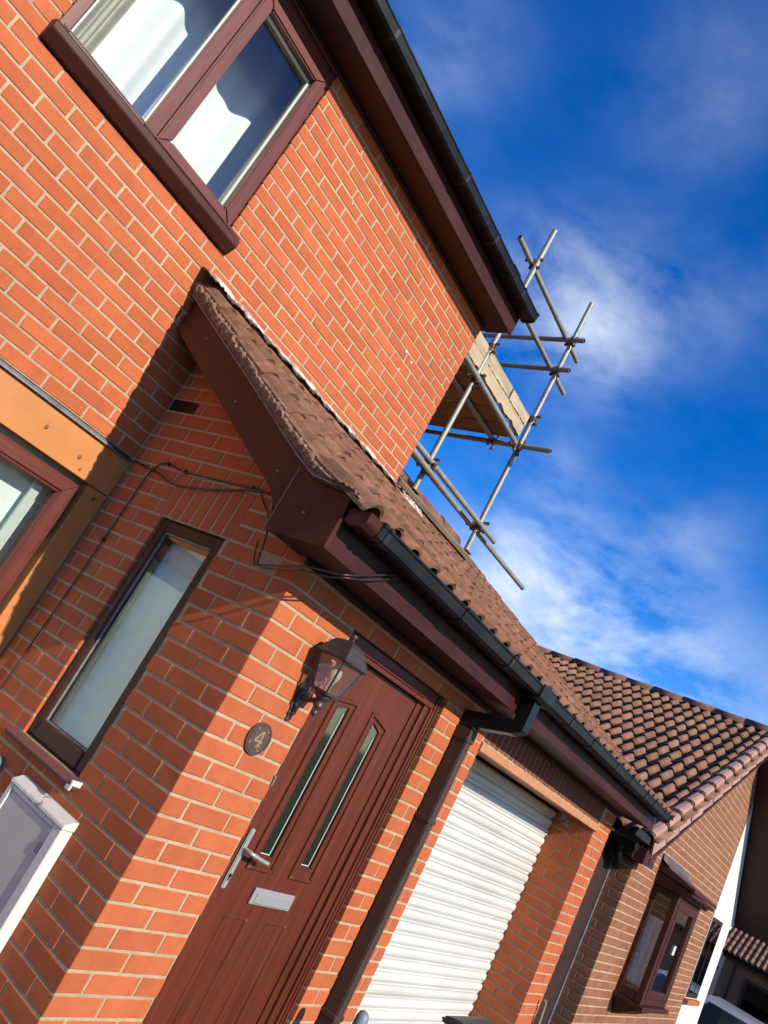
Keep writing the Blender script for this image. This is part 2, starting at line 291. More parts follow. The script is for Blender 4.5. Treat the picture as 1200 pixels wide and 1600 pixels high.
    def topbuild(s, name, m, label, cat, bevel=0.0, group=None):
        c = sum(s.v, Vector()) / len(s.v); c.z = min(p.z for p in s.v)
        s.v = [p - c for p in s.v]; o = s.build(name, m, None, bevel); o.location = c; BASE[o] = c; return tag(o, label, cat, group)

def project(p):
    d = p - CAM; z = d.dot(RZ)
    if z < 0.05: return None
    return (CX + FPX * d.dot(RX) / z, CY + FPX * d.dot(RY) / z)

# ------------------------------------------------------------------ bricks
BM_CACHE = {}
def brick_mesh(L, H, D, var, m):
    key = (round(L, 3), round(H, 3), round(D, 3), var, m)
    if key in BM_CACHE: return BM_CACHE[key]
    rr = random.Random(hash(key[:4]) & 0xffff)
    bm = bmesh.new(); bmesh.ops.create_cube(bm, size=1.0)
    for v in bm.verts:
        v.co = Vector((v.co.x * L, v.co.y * D, v.co.z * H)) + Vector((rr.uniform(-1, 1) * 0.0012, rr.uniform(-1, 1) * 0.0006, rr.uniform(-1, 1) * 0.0010))
    bmesh.ops.bevel(bm, geom=bm.edges[:], offset=0.0022, segments=1, affect='EDGES')
    me = bpy.data.meshes.new('brick'); bm.to_mesh(me); bm.free(); me.materials.append(MT[m]); BM_CACHE[key] = me
    return me
PITCH = 0.075
def lay(nrm, plane, u0, u1, k0, k1, perp, holes=(), ztop=None, ulim=None, lead=None, skiplead=False, tail=None, skiptail=False, zoff=0.0, out=None):
    """bricks of one wall. nrm: '-y','-x','+x'; perp(k)-> one perpend position; lead/tail(k): depth of the first/last brick at a corner"""
    out = [] if out is None else out
    for k in range(k0, k1):
        z0 = k * PITCH + 0.006 + zoff; z1 = z0 + 0.063; zm = (z0 + z1) / 2
        a, b = u0, u1
        if ulim: a, b = ulim(zm, a, b)
        segs = [(a, b)]
        for (h0, h1, hz0, hz1) in holes:
            if hz0 < zm < hz1:
                ns = []
                for (s0, s1) in segs:
                    if h1 <= s0 or h0 >= s1: ns.append((s0, s1)); continue
                    if h0 > s0: ns.append((s0, h0))
                    if h1 < s1: ns.append((h1, s1))
                segs = ns
        p = perp(k); i0 = int(math.floor((a - p) / 0.225)) - 1; n = int((b - a) / 0.225) + 4
        for i in range(i0, i0 + n):
            c0, c1 = p + i * 0.225 + 0.006, p + (i + 1) * 0.225 - 0.006
            for (s0, s1) in segs:
                e0, e1 = max(c0, s0), min(c1, s1)
                if e1 - e0 < 0.028: continue
                if ztop and z1 > ztop((e0 + e1) / 2) + 0.03: continue
                D = 0.1025
                if lead and abs(e0 - u0) < 0.002:
                    if skiplead: continue
                    D = lead(k)
                if tail and abs(e1 - u1) < 0.002:
                    if skiptail: continue
                    D = tail(k)
                out.append((nrm, plane, (e0 + e1) / 2, zm, e1 - e0, 0.063, D))
    return out
def brick_matrix(b):
    nrm, pl, u, z, L, H, D = b
    j = random.uniform(-0.0008, 0.0006) if nrm == '-y' else random.uniform(-0.0005, 0.0003); rz = random.gauss(0, 0.004); ry = random.gauss(0, 0.004)
    if nrm == '-y': loc = Vector((u, pl + D / 2 + j, z)); rot = Euler((0, ry, rz))
    elif nrm == '-x': loc = Vector((pl + D / 2 + j, u, z)); rot = Euler((ry, 0, -math.pi / 2 + rz))
    else: loc = Vector((pl - D / 2 - j, u, z)); rot = Euler((ry, 0, math.pi / 2 + rz))
    return loc, rot
def face_area(b):
    nrm, pl, u, z, L, H, D = b
    P = []
    for du, dz in ((-L / 2, -H / 2), (L / 2, -H / 2), (L / 2, H / 2), (-L / 2, H / 2)):
        q = Vector((u + du, pl, z + dz)) if nrm == '-y' else Vector((pl, u + du, z + dz))
        r = project(q)
        if r is None: return 0.0
        P.append(r)
    if not any(-10 < x < 1210 and -10 < y < 1610 for x, y in P): return 0.0
    return abs(sum(P[i][0] * P[(i + 1) % 4][1] - P[(i + 1) % 4][0] * P[i][1] for i in range(4))) / 2
def place_bricks(sets, m, limit=300):
    """sets: list of (wall_object, bricks, visible_test). The largest `limit` in view become single objects, the rest one stuff mesh per wall"""
    allb = []
    for w, bs, vis in sets:
        for b in bs: allb.append((face_area(b) if (vis is None or vis(b)) else 0.0, w, b))
    allb.sort(key=lambda t: -t[0])
    rest = {}
    for i, (a, w, b) in enumerate(allb):
        loc, rot = brick_matrix(b)
        me = brick_mesh(b[4], b[5], b[6], random.randrange(5) if round(b[4], 3) in (0.213, 0.102, 0.101) else 0, m)
        if i < limit and a > 6:
            o = bpy.data.objects.new('brick', me); COL.objects.link(o); o.parent = w; o.location = loc - BASE[w]; o.rotation_euler = rot
        else: rest.setdefault(w, []).append((me, Matrix.LocRotScale(loc - BASE[w], rot, None)))
    for w, L in rest.items():
        vs, fs = [], []
        for me, mx in L:
            o = len(vs); vs += [tuple(mx @ v.co) for v in me.vertices]; fs += [tuple(i + o for i in p.vertices) for p in me.polygons]
        me = bpy.data.meshes.new('brickwork'); me.from_pydata(vs, [], fs); me.materials.append(MT[m])
        o = link('brickwork', me, w); o['kind'] = 'stuff'
def slab_cells(mb, nrm, f0, f1, u0, u1, z0, z1, holes):
    us = sorted({u0, u1} | {min(max(h, u0), u1) for q in holes for h in q[:2]}); zs = sorted({z0, z1} | {min(max(h, z0), z1) for q in holes for h in q[2:]})
    for i in range(len(us) - 1):
        for j in range(len(zs) - 1):
            um, zm = (us[i] + us[i + 1]) / 2, (zs[j] + zs[j + 1]) / 2
            if any(h[0] < um < h[1] and h[2] < zm < h[3] for h in holes): continue
            if nrm == 'y': mb.box(us[i], f0, zs[j], us[i + 1], f1, zs[j + 1])
            else: mb.box(f0, us[i], zs[j], f1, us[i + 1], zs[j + 1])
    return mb

# ------------------------------------------------------------------ setting: ground
YM = 1.407
g = MB()
xs = [-600, -30, -6, 0, 6, 9, 12, 15, 18, 30, 60, 900]; zs_ = [0, 0, 0, 0, 0, -0.12, -0.55, -0.66, -0.9, -1.1, -1.3, -2]
ys = [-600, -40, -8, 0, 8, 40, 600]
g.add([(x, y, z) for x, z in zip(xs, zs_) for y in ys], [(i * 7 + j, (i + 1) * 7 + j, (i + 1) * 7 + j + 1, i * 7 + j + 1) for i in range(len(xs) - 1) for j in range(6)])
go = g.build('ground', 'ground'); go['kind'] = 'structure'

# ------------------------------------------------------------------ two-storey house
house = thing('brick_house', 'two-storey orange brick house with mahogany window frames and black gutter', 'house', (0, YM, 0))
UW = (-1.35, -0.265, 3.45, 4.735)             # upper window opening
LW = (-1.75, 0.0, 0.60, 2.325)               # lower window opening
XR = 1.765
mb = MB(); slab_cells(mb, 'y', YM + 0.0035, YM + 0.30, -3.2, XR - 0.006, 0.0, 4.76, [(UW[0] - 0.004, UW[1] + 0.004, UW[2] - 0.003, UW[3]), LW])
wallM = mb.build('front_wall', 'mortar', house)
mb = MB(); mb.box(XR - 0.3, YM + 0.31, 0.0, XR - 0.006, 8.5, 4.76); mb.prism([(YM + 0.31, 4.761), (8.5, 4.761), (4.95, 6.75)], 'x', XR - 0.3, XR - 0.006)
wallS2 = mb.build('side_wall', 'mortar', house)
ev = lambda k: k % 2 == 0
bM = lay('-y', YM, -3.2, XR, 0, 63, lambda k: -0.6676 + (0 if ev(k) else 0.1125), [UW, LW], tail=lambda k: 0.1025 if ev(k) else 0.215)
bM = [b for b in bM if not (b[2] > 0.08 and b[3] < 3.1)]
bS2 = [b for b in lay('+x', XR, YM, 5.0, 40, 63, lambda k: YM + (0.1075 if ev(k) else 0.22), lead=lambda k: 0.1, skiplead=True)]
def visM(b): return not (b[2] > -0.25 and b[3] < 3.27 and b[2] > (b[3] - 3.3) * 0.0 - 0.0)
place_bricks([(wallM, bM, visM), (wallS2, bS2, lambda b: False)], 'brick', 300)
# joint smears and small holes in the brickwork
for (x, z) in ((1.17, 4.00), (1.2, 3.93), (1.13, 3.86)):
    q = MB(); q.tube((x, YM - 0.003, z), (x, YM + 0.01, z), 0.008, 8); q.build('plug_hole', 'knot', wallM)
for (x, z, s) in ((1.22, 4.04, 0.012), (1.31, 4.02, 0.010), (1.24, 3.90, 0.010), (1.62, 4.30, 0.006), (0.25, 4.33, 0.007), (1.70, 3.98, 0.006)):
    q = MB(); q.box(x - s * 0.7, YM - 0.0035, z - s, x + s * 0.7, YM + 0.006, z + s); q.build('white_plug', 'white', wallM, 0.002)

def win_frame(parent, name, pieces, m, bevel=0.006):
    q = MB()
    for p in pieces: q.box(*p)
    return q.build(name, m, parent, bevel)
# upper window
w1 = MB().box(-1.35, YM + 0.018, 3.53, -1.295, YM + 0.085, 4.732).build('window', 'framez', house, 0.006)
w1['label'] = 'upper casement window with rosewood frame'
for nm, p, mm in (('jamb', (-0.315, YM + 0.018, 3.53, -0.262, YM + 0.085, 4.732), 'framez'), ('head_rail', (-1.295, YM + 0.02, 4.605, -0.315, YM + 0.085, 4.732), 'framex'),
                  ('bottom_rail', (-1.295, YM + 0.02, 3.53, -0.315, YM + 0.085, 3.585), 'framex'), ('mullion', (-0.865, YM + 0.014, 3.585, -0.795, YM + 0.085, 4.605), 'framez')):
    MB().box(*p).build(nm, mm, w1, 0.007, seg=2)
# proud opening sash on the right
sx0, sx1, sz0, sz1, sw = -0.80, -0.292, 3.565, 4.622, 0.062
yf = YM - 0.012
for nm, pts, mm in (('sash_rail', [(sx0, sz0), (sx1, sz0), (sx1 - sw, sz0 + sw), (sx0 + sw, sz0 + sw)], 'framex'), ('sash_rail', [(sx0, sz1), (sx0 + sw, sz1 - sw), (sx1 - sw, sz1 - sw), (sx1, sz1)], 'framex'),
                ('sash_stile', [(sx0, sz0), (sx0 + sw, sz0 + sw), (sx0 + sw, sz1 - sw), (sx0, sz1)], 'framez'), ('sash_stile', [(sx1, sz0), (sx1, sz1), (sx1 - sw, sz1 - sw), (sx1 - sw, sz0 + sw)], 'framez')):
    MB().prism(pts, 'y', yf, YM + 0.05).build(nm, mm, w1, 0.008, seg=2)
for (a, b, c, d) in ((-1.297, -0.863, 3.583, 4.607), (sx0 + sw, sx1 - sw, sz0 + sw, sz1 - sw)):
    MB().box(a, YM + 0.050, c, b, YM + 0.056, d).build('glass_pane', 'glass', w1)
    q = MB(); e = 0.012
    for p in ((a, c, a + e, d), (b - e, c, b, d), (a + e, c, b - e, c + e), (a + e, d - e, b - e, d)): q.box(p[0], YM + 0.034, p[1], p[2], YM + 0.049, p[3])
    q.build('glazing_bead', 'seal', w1)
MB().prism([(YM - 0.062, 3.500), (YM - 0.062, 3.535), (YM - 0.05, 3.545), (YM + 0.03, 3.562), (YM + 0.03, 3.452), (YM - 0.02, 3.452)], 'x', -1.368, -0.212).build('window_sill', 'maroon', w1, 0.004)
MB().box(-1.34, YM - 0.056, 3.5455, -0.22, YM - 0.05, 3.556).build('sill_lip', 'framex', w1, 0.002)
q = MB(); x0, x1, y0, y1, z0, z1 = -1.9, 0.9, YM + 0.302, YM + 2.2, 3.2, 5.3
q.add([(x0, y0, z0), (x1, y0, z0), (x1, y1, z0), (x0, y1, z0), (x0, y0, z1), (x1, y0, z1), (x1, y1, z1), (x0, y1, z1)], [(0, 1, 2, 3), (4, 7, 6, 5), (1, 5, 6, 2), (2, 6, 7, 3), (3, 7, 4, 0)])
q.build('interior', 'white', house)
def curtain(name, m, axis, a0, a1, z0, z1, pos, amp, waves, label, cat='curtain', seed=0, group=None):
    rr = random.Random(seed); n = 90; nz = 14; vs = []; ph = [rr.uniform(0, 6.3) for _ in range(4)]
    for j in range(nz + 1):
        t = j / nz
        for i in range(n + 1):
            u = i / n; w = amp * (math.sin(waves * 6.283 * u + ph[0] + 0.5 * math.sin(6.283 * u * 2 + ph[1])) + 0.35 * math.sin(waves * 2.3 * 6.283 * u + ph[2])) * (1 - 0.25 * t)
            x = a0 + (a1 - a0) * u; z = z0 + (z1 - z0) * t
            vs.append((x, pos + w, z) if axis == 'x' else (pos + w, x, z))
    k = len(vs); off = Vector((0, 0.003, 0)) if axis == 'x' else Vector((0.003, 0, 0))
    vs += [tuple(Vector(v) + off) for v in vs]
    fs = []
    for j in range(nz):
        for i in range(n):
            a = j * (n + 1) + i; fs += [(a, a + 1, a + n + 2, a + n + 1), (k + a, k + a + n + 1, k + a + n + 2, k + a + 1)]
    mbb = MB().add(vs, fs, True); return mbb.topbuild(name, m, label, cat, group=group)
curtain('net_curtain', 'net', 'x', -1.15, 0.62, 3.30, 5.15, YM + 0.42, 0.034, 5.2, 'white net curtain across both panes of the upper window', seed=3)
curtain('curtain', 'cream', 'x', -1.42, -1.12, 3.30, 5.15, YM + 0.36, 0.030, 3.4, 'cream curtain gathered at the left edge of the upper window', seed=8)

# lower window with timber surround
lw = MB().box(-1.7, YM + 0.012, 1.985, -0.135, YM + 0.075, 2.068).build('window', 'framex', house, 0.006)
lw['label'] = 'lower window with rosewood frame under an orange timber lintel'
lw_parts = [('jamb', [(-0.135, 0.62), (-0.135, 2.068), (-0.219, 1.985), (-0.219, 0.70)], 'framez'), ('jamb', [(-1.7, 0.62), (-1.62, 0.70), (-1.62, 1.985), (-1.7, 2.068)], 'framez'), ('bottom_rail', [(-1.7, 0.62), (-0.135, 0.62), (-0.219, 0.70), (-1.62, 0.70)], 'framex')]
for nm, pts, mm in lw_parts: MB().prism(pts, 'y', YM + 0.010, YM + 0.075).build(nm, mm, lw, 0.008, seg=2)
MB().prism([(-0.150, 0.8), (-0.150, 2.053), (-0.204, 2.0), (-0.204, 0.8)], 'y', YM + 0.001, YM + 0.012).build('jamb_moulding', 'framez', lw, 0.005)
MB().prism([(-1.6, 2.055), (-0.153, 2.055), (-0.204, 2.0), (-1.6, 2.0)], 'y', YM + 0.001, YM + 0.012).build('head_moulding', 'framex', lw, 0.005)
MB().box(-1.62, YM + 0.046, 0.7, -0.219, YM + 0.052, 1.985).build('glass_pane', 'glass', lw)
MB().box(-0.290, YM + 0.085, 0.7, -0.245, YM + 0.105, 2.0).build('inner_stile', 'seal', lw, 0.003)
MB().box(-1.76, YM + 0.20, 0.6, 0.0, YM + 0.34, 0.64).build('inner_sill', 'white', lw)
q = MB(); x0, x1, y0, y1, z0, z1 = -2.4, 0.1, YM + 0.302, YM + 2.4, 0.4, 2.45
q.add([(x0, y0, z0), (x1, y0, z0), (x1, y1, z0), (x0, y1, z0), (x0, y0, z1), (x1, y0, z1), (x1, y1, z1), (x0, y1, z1)], [(0, 1, 2, 3), (4, 7, 6, 5), (1, 5, 6, 2), (2, 6, 7, 3), (3, 7, 4, 0)])
q.build('interior', 'room', house)
curtain('reflection_blind', 'teal', 'x', -1.7, -0.03, 0.72, 2.12, YM + 0.15, 0.006, 1.2, 'grey-green blind inside the lower left window, standing in for sky reflection', 'blind', seed=11)  # blind added behind the pane; its pale tone imitates reflected sky
lint = MB().box(-1.78, YM - 0.012, 2.098, -0.004, YM + 0.055, 2.292).build('timber_lintel', 'timber', house, 0.003)
MB().prism([(YM - 0.030, 2.293), (YM - 0.030, 2.303), (YM + 0.01, 2.323), (YM + 0.01, 2.293)], 'x', -1.78, -0.06).build('drip_strip', 'leadgrey', lint, 0.002)
post = MB().box(-0.113, YM - 0.010, 0.55, -0.004, YM + 0.055, 2.094).build('timber_post', 'timber', house, 0.003)
for (x, z) in ((-0.44, 2.20), (-0.235, 2.175), (-0.20, 2.13), (-0.06, 2.05)):
    q = MB(); q.lathe(0, 0, [(0.004, 0), (0.0065, 0.001), (0.003, 0.0025)], 9); rr = random.uniform(0.8, 1.5)
    q.v = [Vector((x + p.x * rr, YM - (0.0125 if z > 2.095 else 0.0105) - p.z * 0.6, z + p.y * rr * 1.3)) for p in q.v]; q.build('knot', 'knot', lint if z > 2.095 else post)

# eaves of the house
YF = YM - 0.222
MB().box(-3.2, YF + 0.018, 4.745, XR + 0.07, YM + 0.01, 4.757).build('soffit', 'soffit', house, 0.002)
MB().box(-3.2, YM - 0.022, 4.722, XR + 0.01, YM - 0.004, 4.744).build('soffit_batten', 'soffit', house, 0.003)
fa = MB().box(-3.2, YF, 4.735, XR + 0.075, YF + 0.018, 4.96).build('fascia', 'fascia', house, 0.003)
MB().box(XR + 0.055, YF + 0.02, 4.76, XR + 0.075, YM + 0.5, 5.0).build('box_end', 'maroon', house, 0.003)
def gutter(parent, x0, x1, yb, zt, joints, brk, w=0.112, h=0.064, endl=True):
    prof = [(yb, zt - h + 0.008), (yb - 0.016, zt - h), (yb - w + 0.02, zt - h), (yb - w + 0.006, zt - h + 0.012), (yb - w, zt - 0.012), (yb - w - 0.005, zt - 0.008), (yb - w - 0.005, zt), (yb - w + 0.004, zt), (yb - w + 0.006, zt - 0.01), (yb - w + 0.012, zt - h + 0.016), (yb - w + 0.024, zt - h + 0.005), (yb - 0.018, zt - h + 0.005), (yb - 0.005, zt - h + 0.012), (yb - 0.005, zt - 0.003), (yb, zt - 0.003)]
    o = MB().prism(prof, 'x', x0, x1).build('gutter', 'gutter', parent)
    solid = [(yb + 0.001, zt - h + 0.004), (yb - 0.016, zt - h - 0.004), (yb - w + 0.018, zt - h - 0.004), (yb - w + 0.002, zt - h + 0.010), (yb - w - 0.004, zt - 0.014), (yb - w - 0.010, zt - 0.008), (yb - w - 0.010, zt + 0.004), (yb - w, zt + 0.004)]
    inner = [(yb - w + 0.003, zt - 0.012), (yb - w + 0.008, zt - h + 0.012), (yb - w + 0.02, zt - h + 0.001), (yb - 0.016, zt - h + 0.001), (yb - 0.001, zt - h + 0.008)]
    for xj in joints: MB().prism(solid + inner, 'x', xj - 0.055, xj + 0.055).build('gutter_union', 'gutter', o, 0.0)
    for xj in brk: MB().prism(solid + inner, 'x', xj - 0.012, xj + 0.012).build('gutter_bracket', 'black', o, 0.0)
    for xe, s in ((x0, -1), (x1, 1)):
        if s < 0 and not endl: continue
        MB().prism(solid[:8] + [(yb + 0.001, zt + 0.004)], 'x', xe - 0.02 if s > 0 else xe - 0.006, xe + 0.006 if s > 0 else xe + 0.02).build('gutter_end_cap', 'gutter', o, 0.001)
    return o
gutter(house, -3.2, XR + 0.10, YF, 4.958, [-2.6, 1.42], [-1.9, -0.30, 0.62, 1.60, 1.1], w=0.120, h=0.072, endl=False)
q = MB(); q.prism([(YF - 0.07, 4.985), (YF - 0.07, 5.005), (4.95, 6.92), (4.95, 6.90)], 'x', -3.3, XR + 0.08); q.prism([(4.952, 6.90), (4.952, 6.92), (9.0, 4.86), (9.0, 4.84)], 'x', -3.3, XR + 0.08)
q.build('roof', 'tile', house)

# ------------------------------------------------------------------ porch and garage range
porch = thing('porch_garage', 'single-storey orange brick porch and garage with brown tiled lean-to roof and red-brown front door', 'garage', (0, 0, 0))
DO = (0.45, 1.352, 0.075, 2.03); GO = (1.872, 4.113, 0.0, 1.955); NW = (0.465, 0.930, 1.05, 2.10)
XE = 4.48; ZS = 2.13
mb = MB(); slab_cells(mb, 'y', 0.0035, 0.24, 0.0048, XE - 0.004, 0.0, ZS + 0.06, [(DO[0] - 0.003, DO[1] + 0.003, DO[2], DO[3]), (GO[0] - 0.004, GO[1] + 0.006, GO[2], GO[3])])
wallF = mb.build('front_wall', 'mortar', porch)
mb = MB(); slab_cells(mb, 'x', 0.0028, 0.24, 0.244, YM, 0.0, 2.10, [(NW[0] - 0.004, NW[1] + 0.004, NW[2], NW[3])]); mb.box(0.0028, 0.0048, 0, 0.24, 0.2435, 2.18)
zrake = lambda y: 3.315 - 0.577 * (YM - y) - 0.10
mb.prism([(0.0, 2.101), (YM, 2.101), (YM, zrake(YM)), (0.0, zrake(0.0))], 'x', 0.0030, 0.2395)
wallS = mb.build('side_wall', 'mortar', porch)
mb = MB(); mb.box(GO[1] + 0.006, 0.242, 0, GO[1] + 0.24, 0.9, 1.98)
wallR = mb.build('garage_reveal', 'mortar', porch)
q = MB()
q.box(0.25, 1.30, 0, 4.45, 1.40, 3.0)
q.build('inner_wall', 'dark', porch)
bF = lay('-y', 0.0, 0.0, XE, 0, 27, lambda k: 0.22 if ev(k) else 0.1075, [DO, GO, (1.36, 9, 0, 9)], lead=lambda k: 0.1025 if ev(k) else 0.215)
bF += lay('-y', 0.0, 1.352, 1.872, 0, 26, lambda k: 1.352 + (0.22 if ev(k) else 0.1075))
bF += lay('-y', 0.0, 4.113, XE, 0, 26, lambda k: 4.113 + (0.22 if ev(k) else 0.1075), lead=lambda k: 0.1025 if ev(k) else 0.215)
bF += [('-y', 0.0, u, zz, l, 0.065, 0.1025) for k in (26, 27, 28) for zz in (k * PITCH + 0.0375,) for u, l in [(b[2], b[4]) for b in lay('-y', 0.0, 0.0, 1.85, k, k + 1, lambda k: 0.22 if ev(k) else 0.1075)] if k > 26 or u > 1.36 or u < 0.0]
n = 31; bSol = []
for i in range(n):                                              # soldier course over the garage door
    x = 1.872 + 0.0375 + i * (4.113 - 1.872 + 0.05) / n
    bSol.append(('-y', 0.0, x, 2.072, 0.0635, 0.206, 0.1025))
bF += lay('-y', 0.0, 4.19, XE, 26, 29, lambda k: 4.113 + (0.22 if ev(k) else 0.1075))
ARCH = (0.43, 0.965, 2.10, 2.325)
bS = lay('-x', 0.0, 0.0, YM - 0.012, 0, 44, lambda k: 0.1075 if ev(k) else 0.22, [NW, ARCH], ztop=lambda y: zrake(y) - 0.06, lead=lambda k: 0.1, skiplead=True)
bS = [b for b in bS if not (abs(b[3] - 2.6625) < 0.04 and b[2] > 1.12)]
for i in range(7): bS.append(('-x', 0.0, 0.43 + 0.0375 + i * (0.535 / 7), 2.2125, 0.0655, 0.213, 0.1025))
bS += [b for b in lay('-x', 0.0, 1.12, 1.175, 35, 36, lambda k: 1.12)]
bR = lay('-x', GO[1], 0.0, 0.9, 0, 26, lambda k: 0.1075 if ev(k) else 0.22, lead=lambda k: 0.1, skiplead=True)
place_bricks([(wallF, bF, None), (wallS, bS, lambda b: True), (wallR, bR, lambda b: b[2] < 0.4)], 'brick', 265)
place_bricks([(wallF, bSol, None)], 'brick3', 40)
# air brick
q = MB(); q.box(-0.002, 1.172, 2.63, 0.08, 1.390, 2.695); vent = q.build('air_vent', 'maroon', porch, 0.002)
q = MB()
for i in range(14):
    for j in range(4): q.box(-0.0035, 1.180 + i * 0.0147, 2.637 + j * 0.0142, -0.0021, 1.180 + i * 0.0147 + 0.0095, 2.637 + j * 0.0142 + 0.009)
q.build('vent_grille', 'black', vent)

# narrow window
nw = MB().box(0.014, 0.468, 1.06, 0.09, 0.530, 2.097).build('window', 'maroon', porch, 0.006); nw['label'] = 'narrow side window with dark mahogany frame'
for nm, p in (('jamb', (0.014, 0.878, 1.06, 0.09, 0.926, 2.097)), ('head_rail', (0.016, 0.530, 2.042, 0.09, 0.878, 2.097)), ('bottom_rail', (0.010, 0.530, 1.06, 0.09, 0.878, 1.130))):
    MB().box(*p).build(nm, 'maroon', nw, 0.006)
MB().box(0.036, 0.528, 1.128, 0.042, 0.880, 2.044).build('glass_pane', 'glass', nw)
q = MB()
for p in ((0.530, 1.130, 0.536, 2.042), (0.872, 1.130, 0.878, 2.042), (0.536, 1.130, 0.872, 1.136), (0.536, 2.036, 0.872, 2.042)): q.box(0.026, p[0], p[1], 0.0355, p[2], p[3])
q.build('glazing_bead', 'leadgrey', nw)
pr = [(-0.034, 1.012), (-0.038, 1.030), (0.045, 1.060), (0.09, 1.060), (0.09, 1.015), (0.0, 1.012)]; q = MB()
vs = [(x, 0.436, z) for x, z in pr] + [(x, 0.99, z) for x, z in pr]; nn = len(pr)
q.add(vs, [tuple(range(nn)), tuple(range(2 * nn - 1, nn - 1, -1))] + [(i, i + nn, (i + 1) % nn + nn, (i + 1) % nn) for i in range(nn)])
so = q.build('window_sill', 'stone', nw, 0.003)
q = MB(); q.box(-0.043, 0.424, 1.026, 0.018, 0.435, 1.047); q.box(-0.043, 0.424, 1.008, -0.033, 0.452, 1.0255); q.build('sill_end_cap', 'flaky', so, 0.002)
curtain('net_curtain', 'teal', 'y', 0.48, 1.05, 1.08, 2.02, 0.10, 0.010, 2.2, 'pale net curtain hanging inside the narrow side window', seed=21)
q = MB(); x0, x1, y0, y1, z0, z1 = 0.242, 1.2, 0.3, 1.28, 0.9, 2.3
q.add([(x0, y0, z0), (x1, y0, z0), (x1, y1, z0), (x0, y1, z0), (x0, y0, z1), (x1, y0, z1), (x1, y1, z1), (x0, y1, z1)], [(0, 1, 2, 3), (4, 7, 6, 5), (1, 5, 6, 2), (2, 6, 7, 3), (0, 4, 5, 1)])
q.build('interior', 'room', porch)

# front door
fr = MB().box(0.452, 0.028, 0.08, 0.500, 0.10, 2.026).build('door_frame', 'door', porch, 0.004); fr['label'] = 'red-brown woodgrain door frame'
for nm, p in (('frame_head', (0.500, 0.026, 1.950, 1.350, 0.10, 2.026)), ('frame_jamb', (1.285, 0.022, 0.08, 1.350, 0.10, 1.9495)), ('frame_jamb', (1.238, 0.034, 0.08, 1.2845, 0.10, 1.9495)), ('frame_jamb', (1.196, 0.050, 0.08, 1.2375, 0.10, 1.9495)),
              ('frame_bead', (1.300, 0.014, 0.08, 1.312, 0.0215, 2.02)), ('frame_bead', (1.325, 0.014, 0.08, 1.337, 0.0215, 2.02)), ('weather_bar', (0.502, 0.018, 1.972, 1.19, 0.0255, 1.985))):
    MB().box(*p).build(nm, 'door', fr, 0.003)
YD = 0.060
HG = [(0.664, 0.745, 1.075, 1.728, 1.750), (0.952, 1.030, 1.075, 1.752, 1.722)]      # glazed slots x0,x1,z0,ztopL,ztopR
leaf = MB()
cells_x = [0.504, 0.664, 0.745, 0.952, 1.030, 1.192]
for i in range(5):
    a, b = cells_x[i], cells_x[i + 1]
    if i in (1, 3):
        hg = HG[0] if i == 1 else HG[1]
        leaf.box(a, YD, 0.09, b, YD + 0.044, 1.075); leaf.prism([(a, hg[3]), (b, hg[4]), (b, 1.945), (a, 1.945)], 'y', YD, YD + 0.044)
    else: leaf.box(a, YD, 0.09, b, YD + 0.044, 1.945)
door = leaf.build('door', 'door', porch); door['label'] = 'red-brown woodgrain front door with two slim glazed slots'
def ring(x0, x1, z0, zl, zr, w, y0, y1):
    q = MB(); A = [(x0 - w, z0 - w), (x1 + w, z0 - w), (x1 + w, zr + w * 1.1), (x0 - w, zl + w * 1.1)]; Bq = [(x0, z0), (x1, z0), (x1, zr), (x0, zl)]
    for i in range(4): q.prism([A[i], A[(i + 1) % 4], Bq[(i + 1) % 4], Bq[i]], 'y', y0, y1)
    return q
for (a, b, c, zl, zr) in HG:
    ring(a - 0.028, b + 0.030, c - 0.045, zl + 0.025, zr + 0.025, 0.016, YD - 0.010, YD + 0.001).build('door_moulding', 'door', door, 0.003)
    ring(a, b, c, zl, zr, 0.008, YD - 0.003, YD + 0.001).build('glazing_bead', 'door', door, 0.002)
    MB().prism([(a + 0.0005, c), (b - 0.0005, c), (b - 0.0005, zr), (a + 0.0005, zl)], 'y', YD + 0.005, YD + 0.009).build('glass_slot', 'doorglass', door)
    q = MB(); q.prism([(b - 0.021, c + 0.0085), (b - 0.017, c + 0.0085), (b - 0.017, zr - 0.03), (b - 0.021, zr - 0.03)], 'y', YD + 0.002, YD + 0.0045); q.box(a + 0.004, YD + 0.002, c + 0.004, b - 0.017, YD + 0.0045, c + 0.008); q.build('chrome_inlay', 'seal', door)
    MB().prism([(a - 0.01, c - 0.01), (b + 0.01, c - 0.01), (b + 0.01, zr + 0.01), (a - 0.01, zl + 0.01)], 'y', YD + 0.0095, YD + 0.03).build('glass_backing', 'obscure', door)
for (a, b) in ((0.660, 0.780), (0.935, 1.050)):
    ring(a, b, 0.26, 0.815, 0.815, 0.012, YD - 0.005, YD + 0.001).build('door_moulding', 'door', door, 0.003)
    MB().box(a + 0.018, YD - 0.003, 0.278, b - 0.018, YD + 0.001, 0.795).build('door_panel', 'door', door, 0.004)
hp = MB().box(0.534, YD - 0.011, 0.922, 0.562, YD - 0.001, 1.163).build('door_handle', 'chrome', door, 0.004, seg=2)
q = MB(); q.path([(0.548, YD - 0.01, 1.083), (0.549, YD - 0.045, 1.083), (0.555, YD - 0.058, 1.082), (0.575, YD - 0.060, 1.079), (0.61, YD - 0.056, 1.072), (0.645, YD - 0.054, 1.066), (0.668, YD - 0.058, 1.064)], 0.0085, 10); q.build('handle_lever', 'chrome', hp)
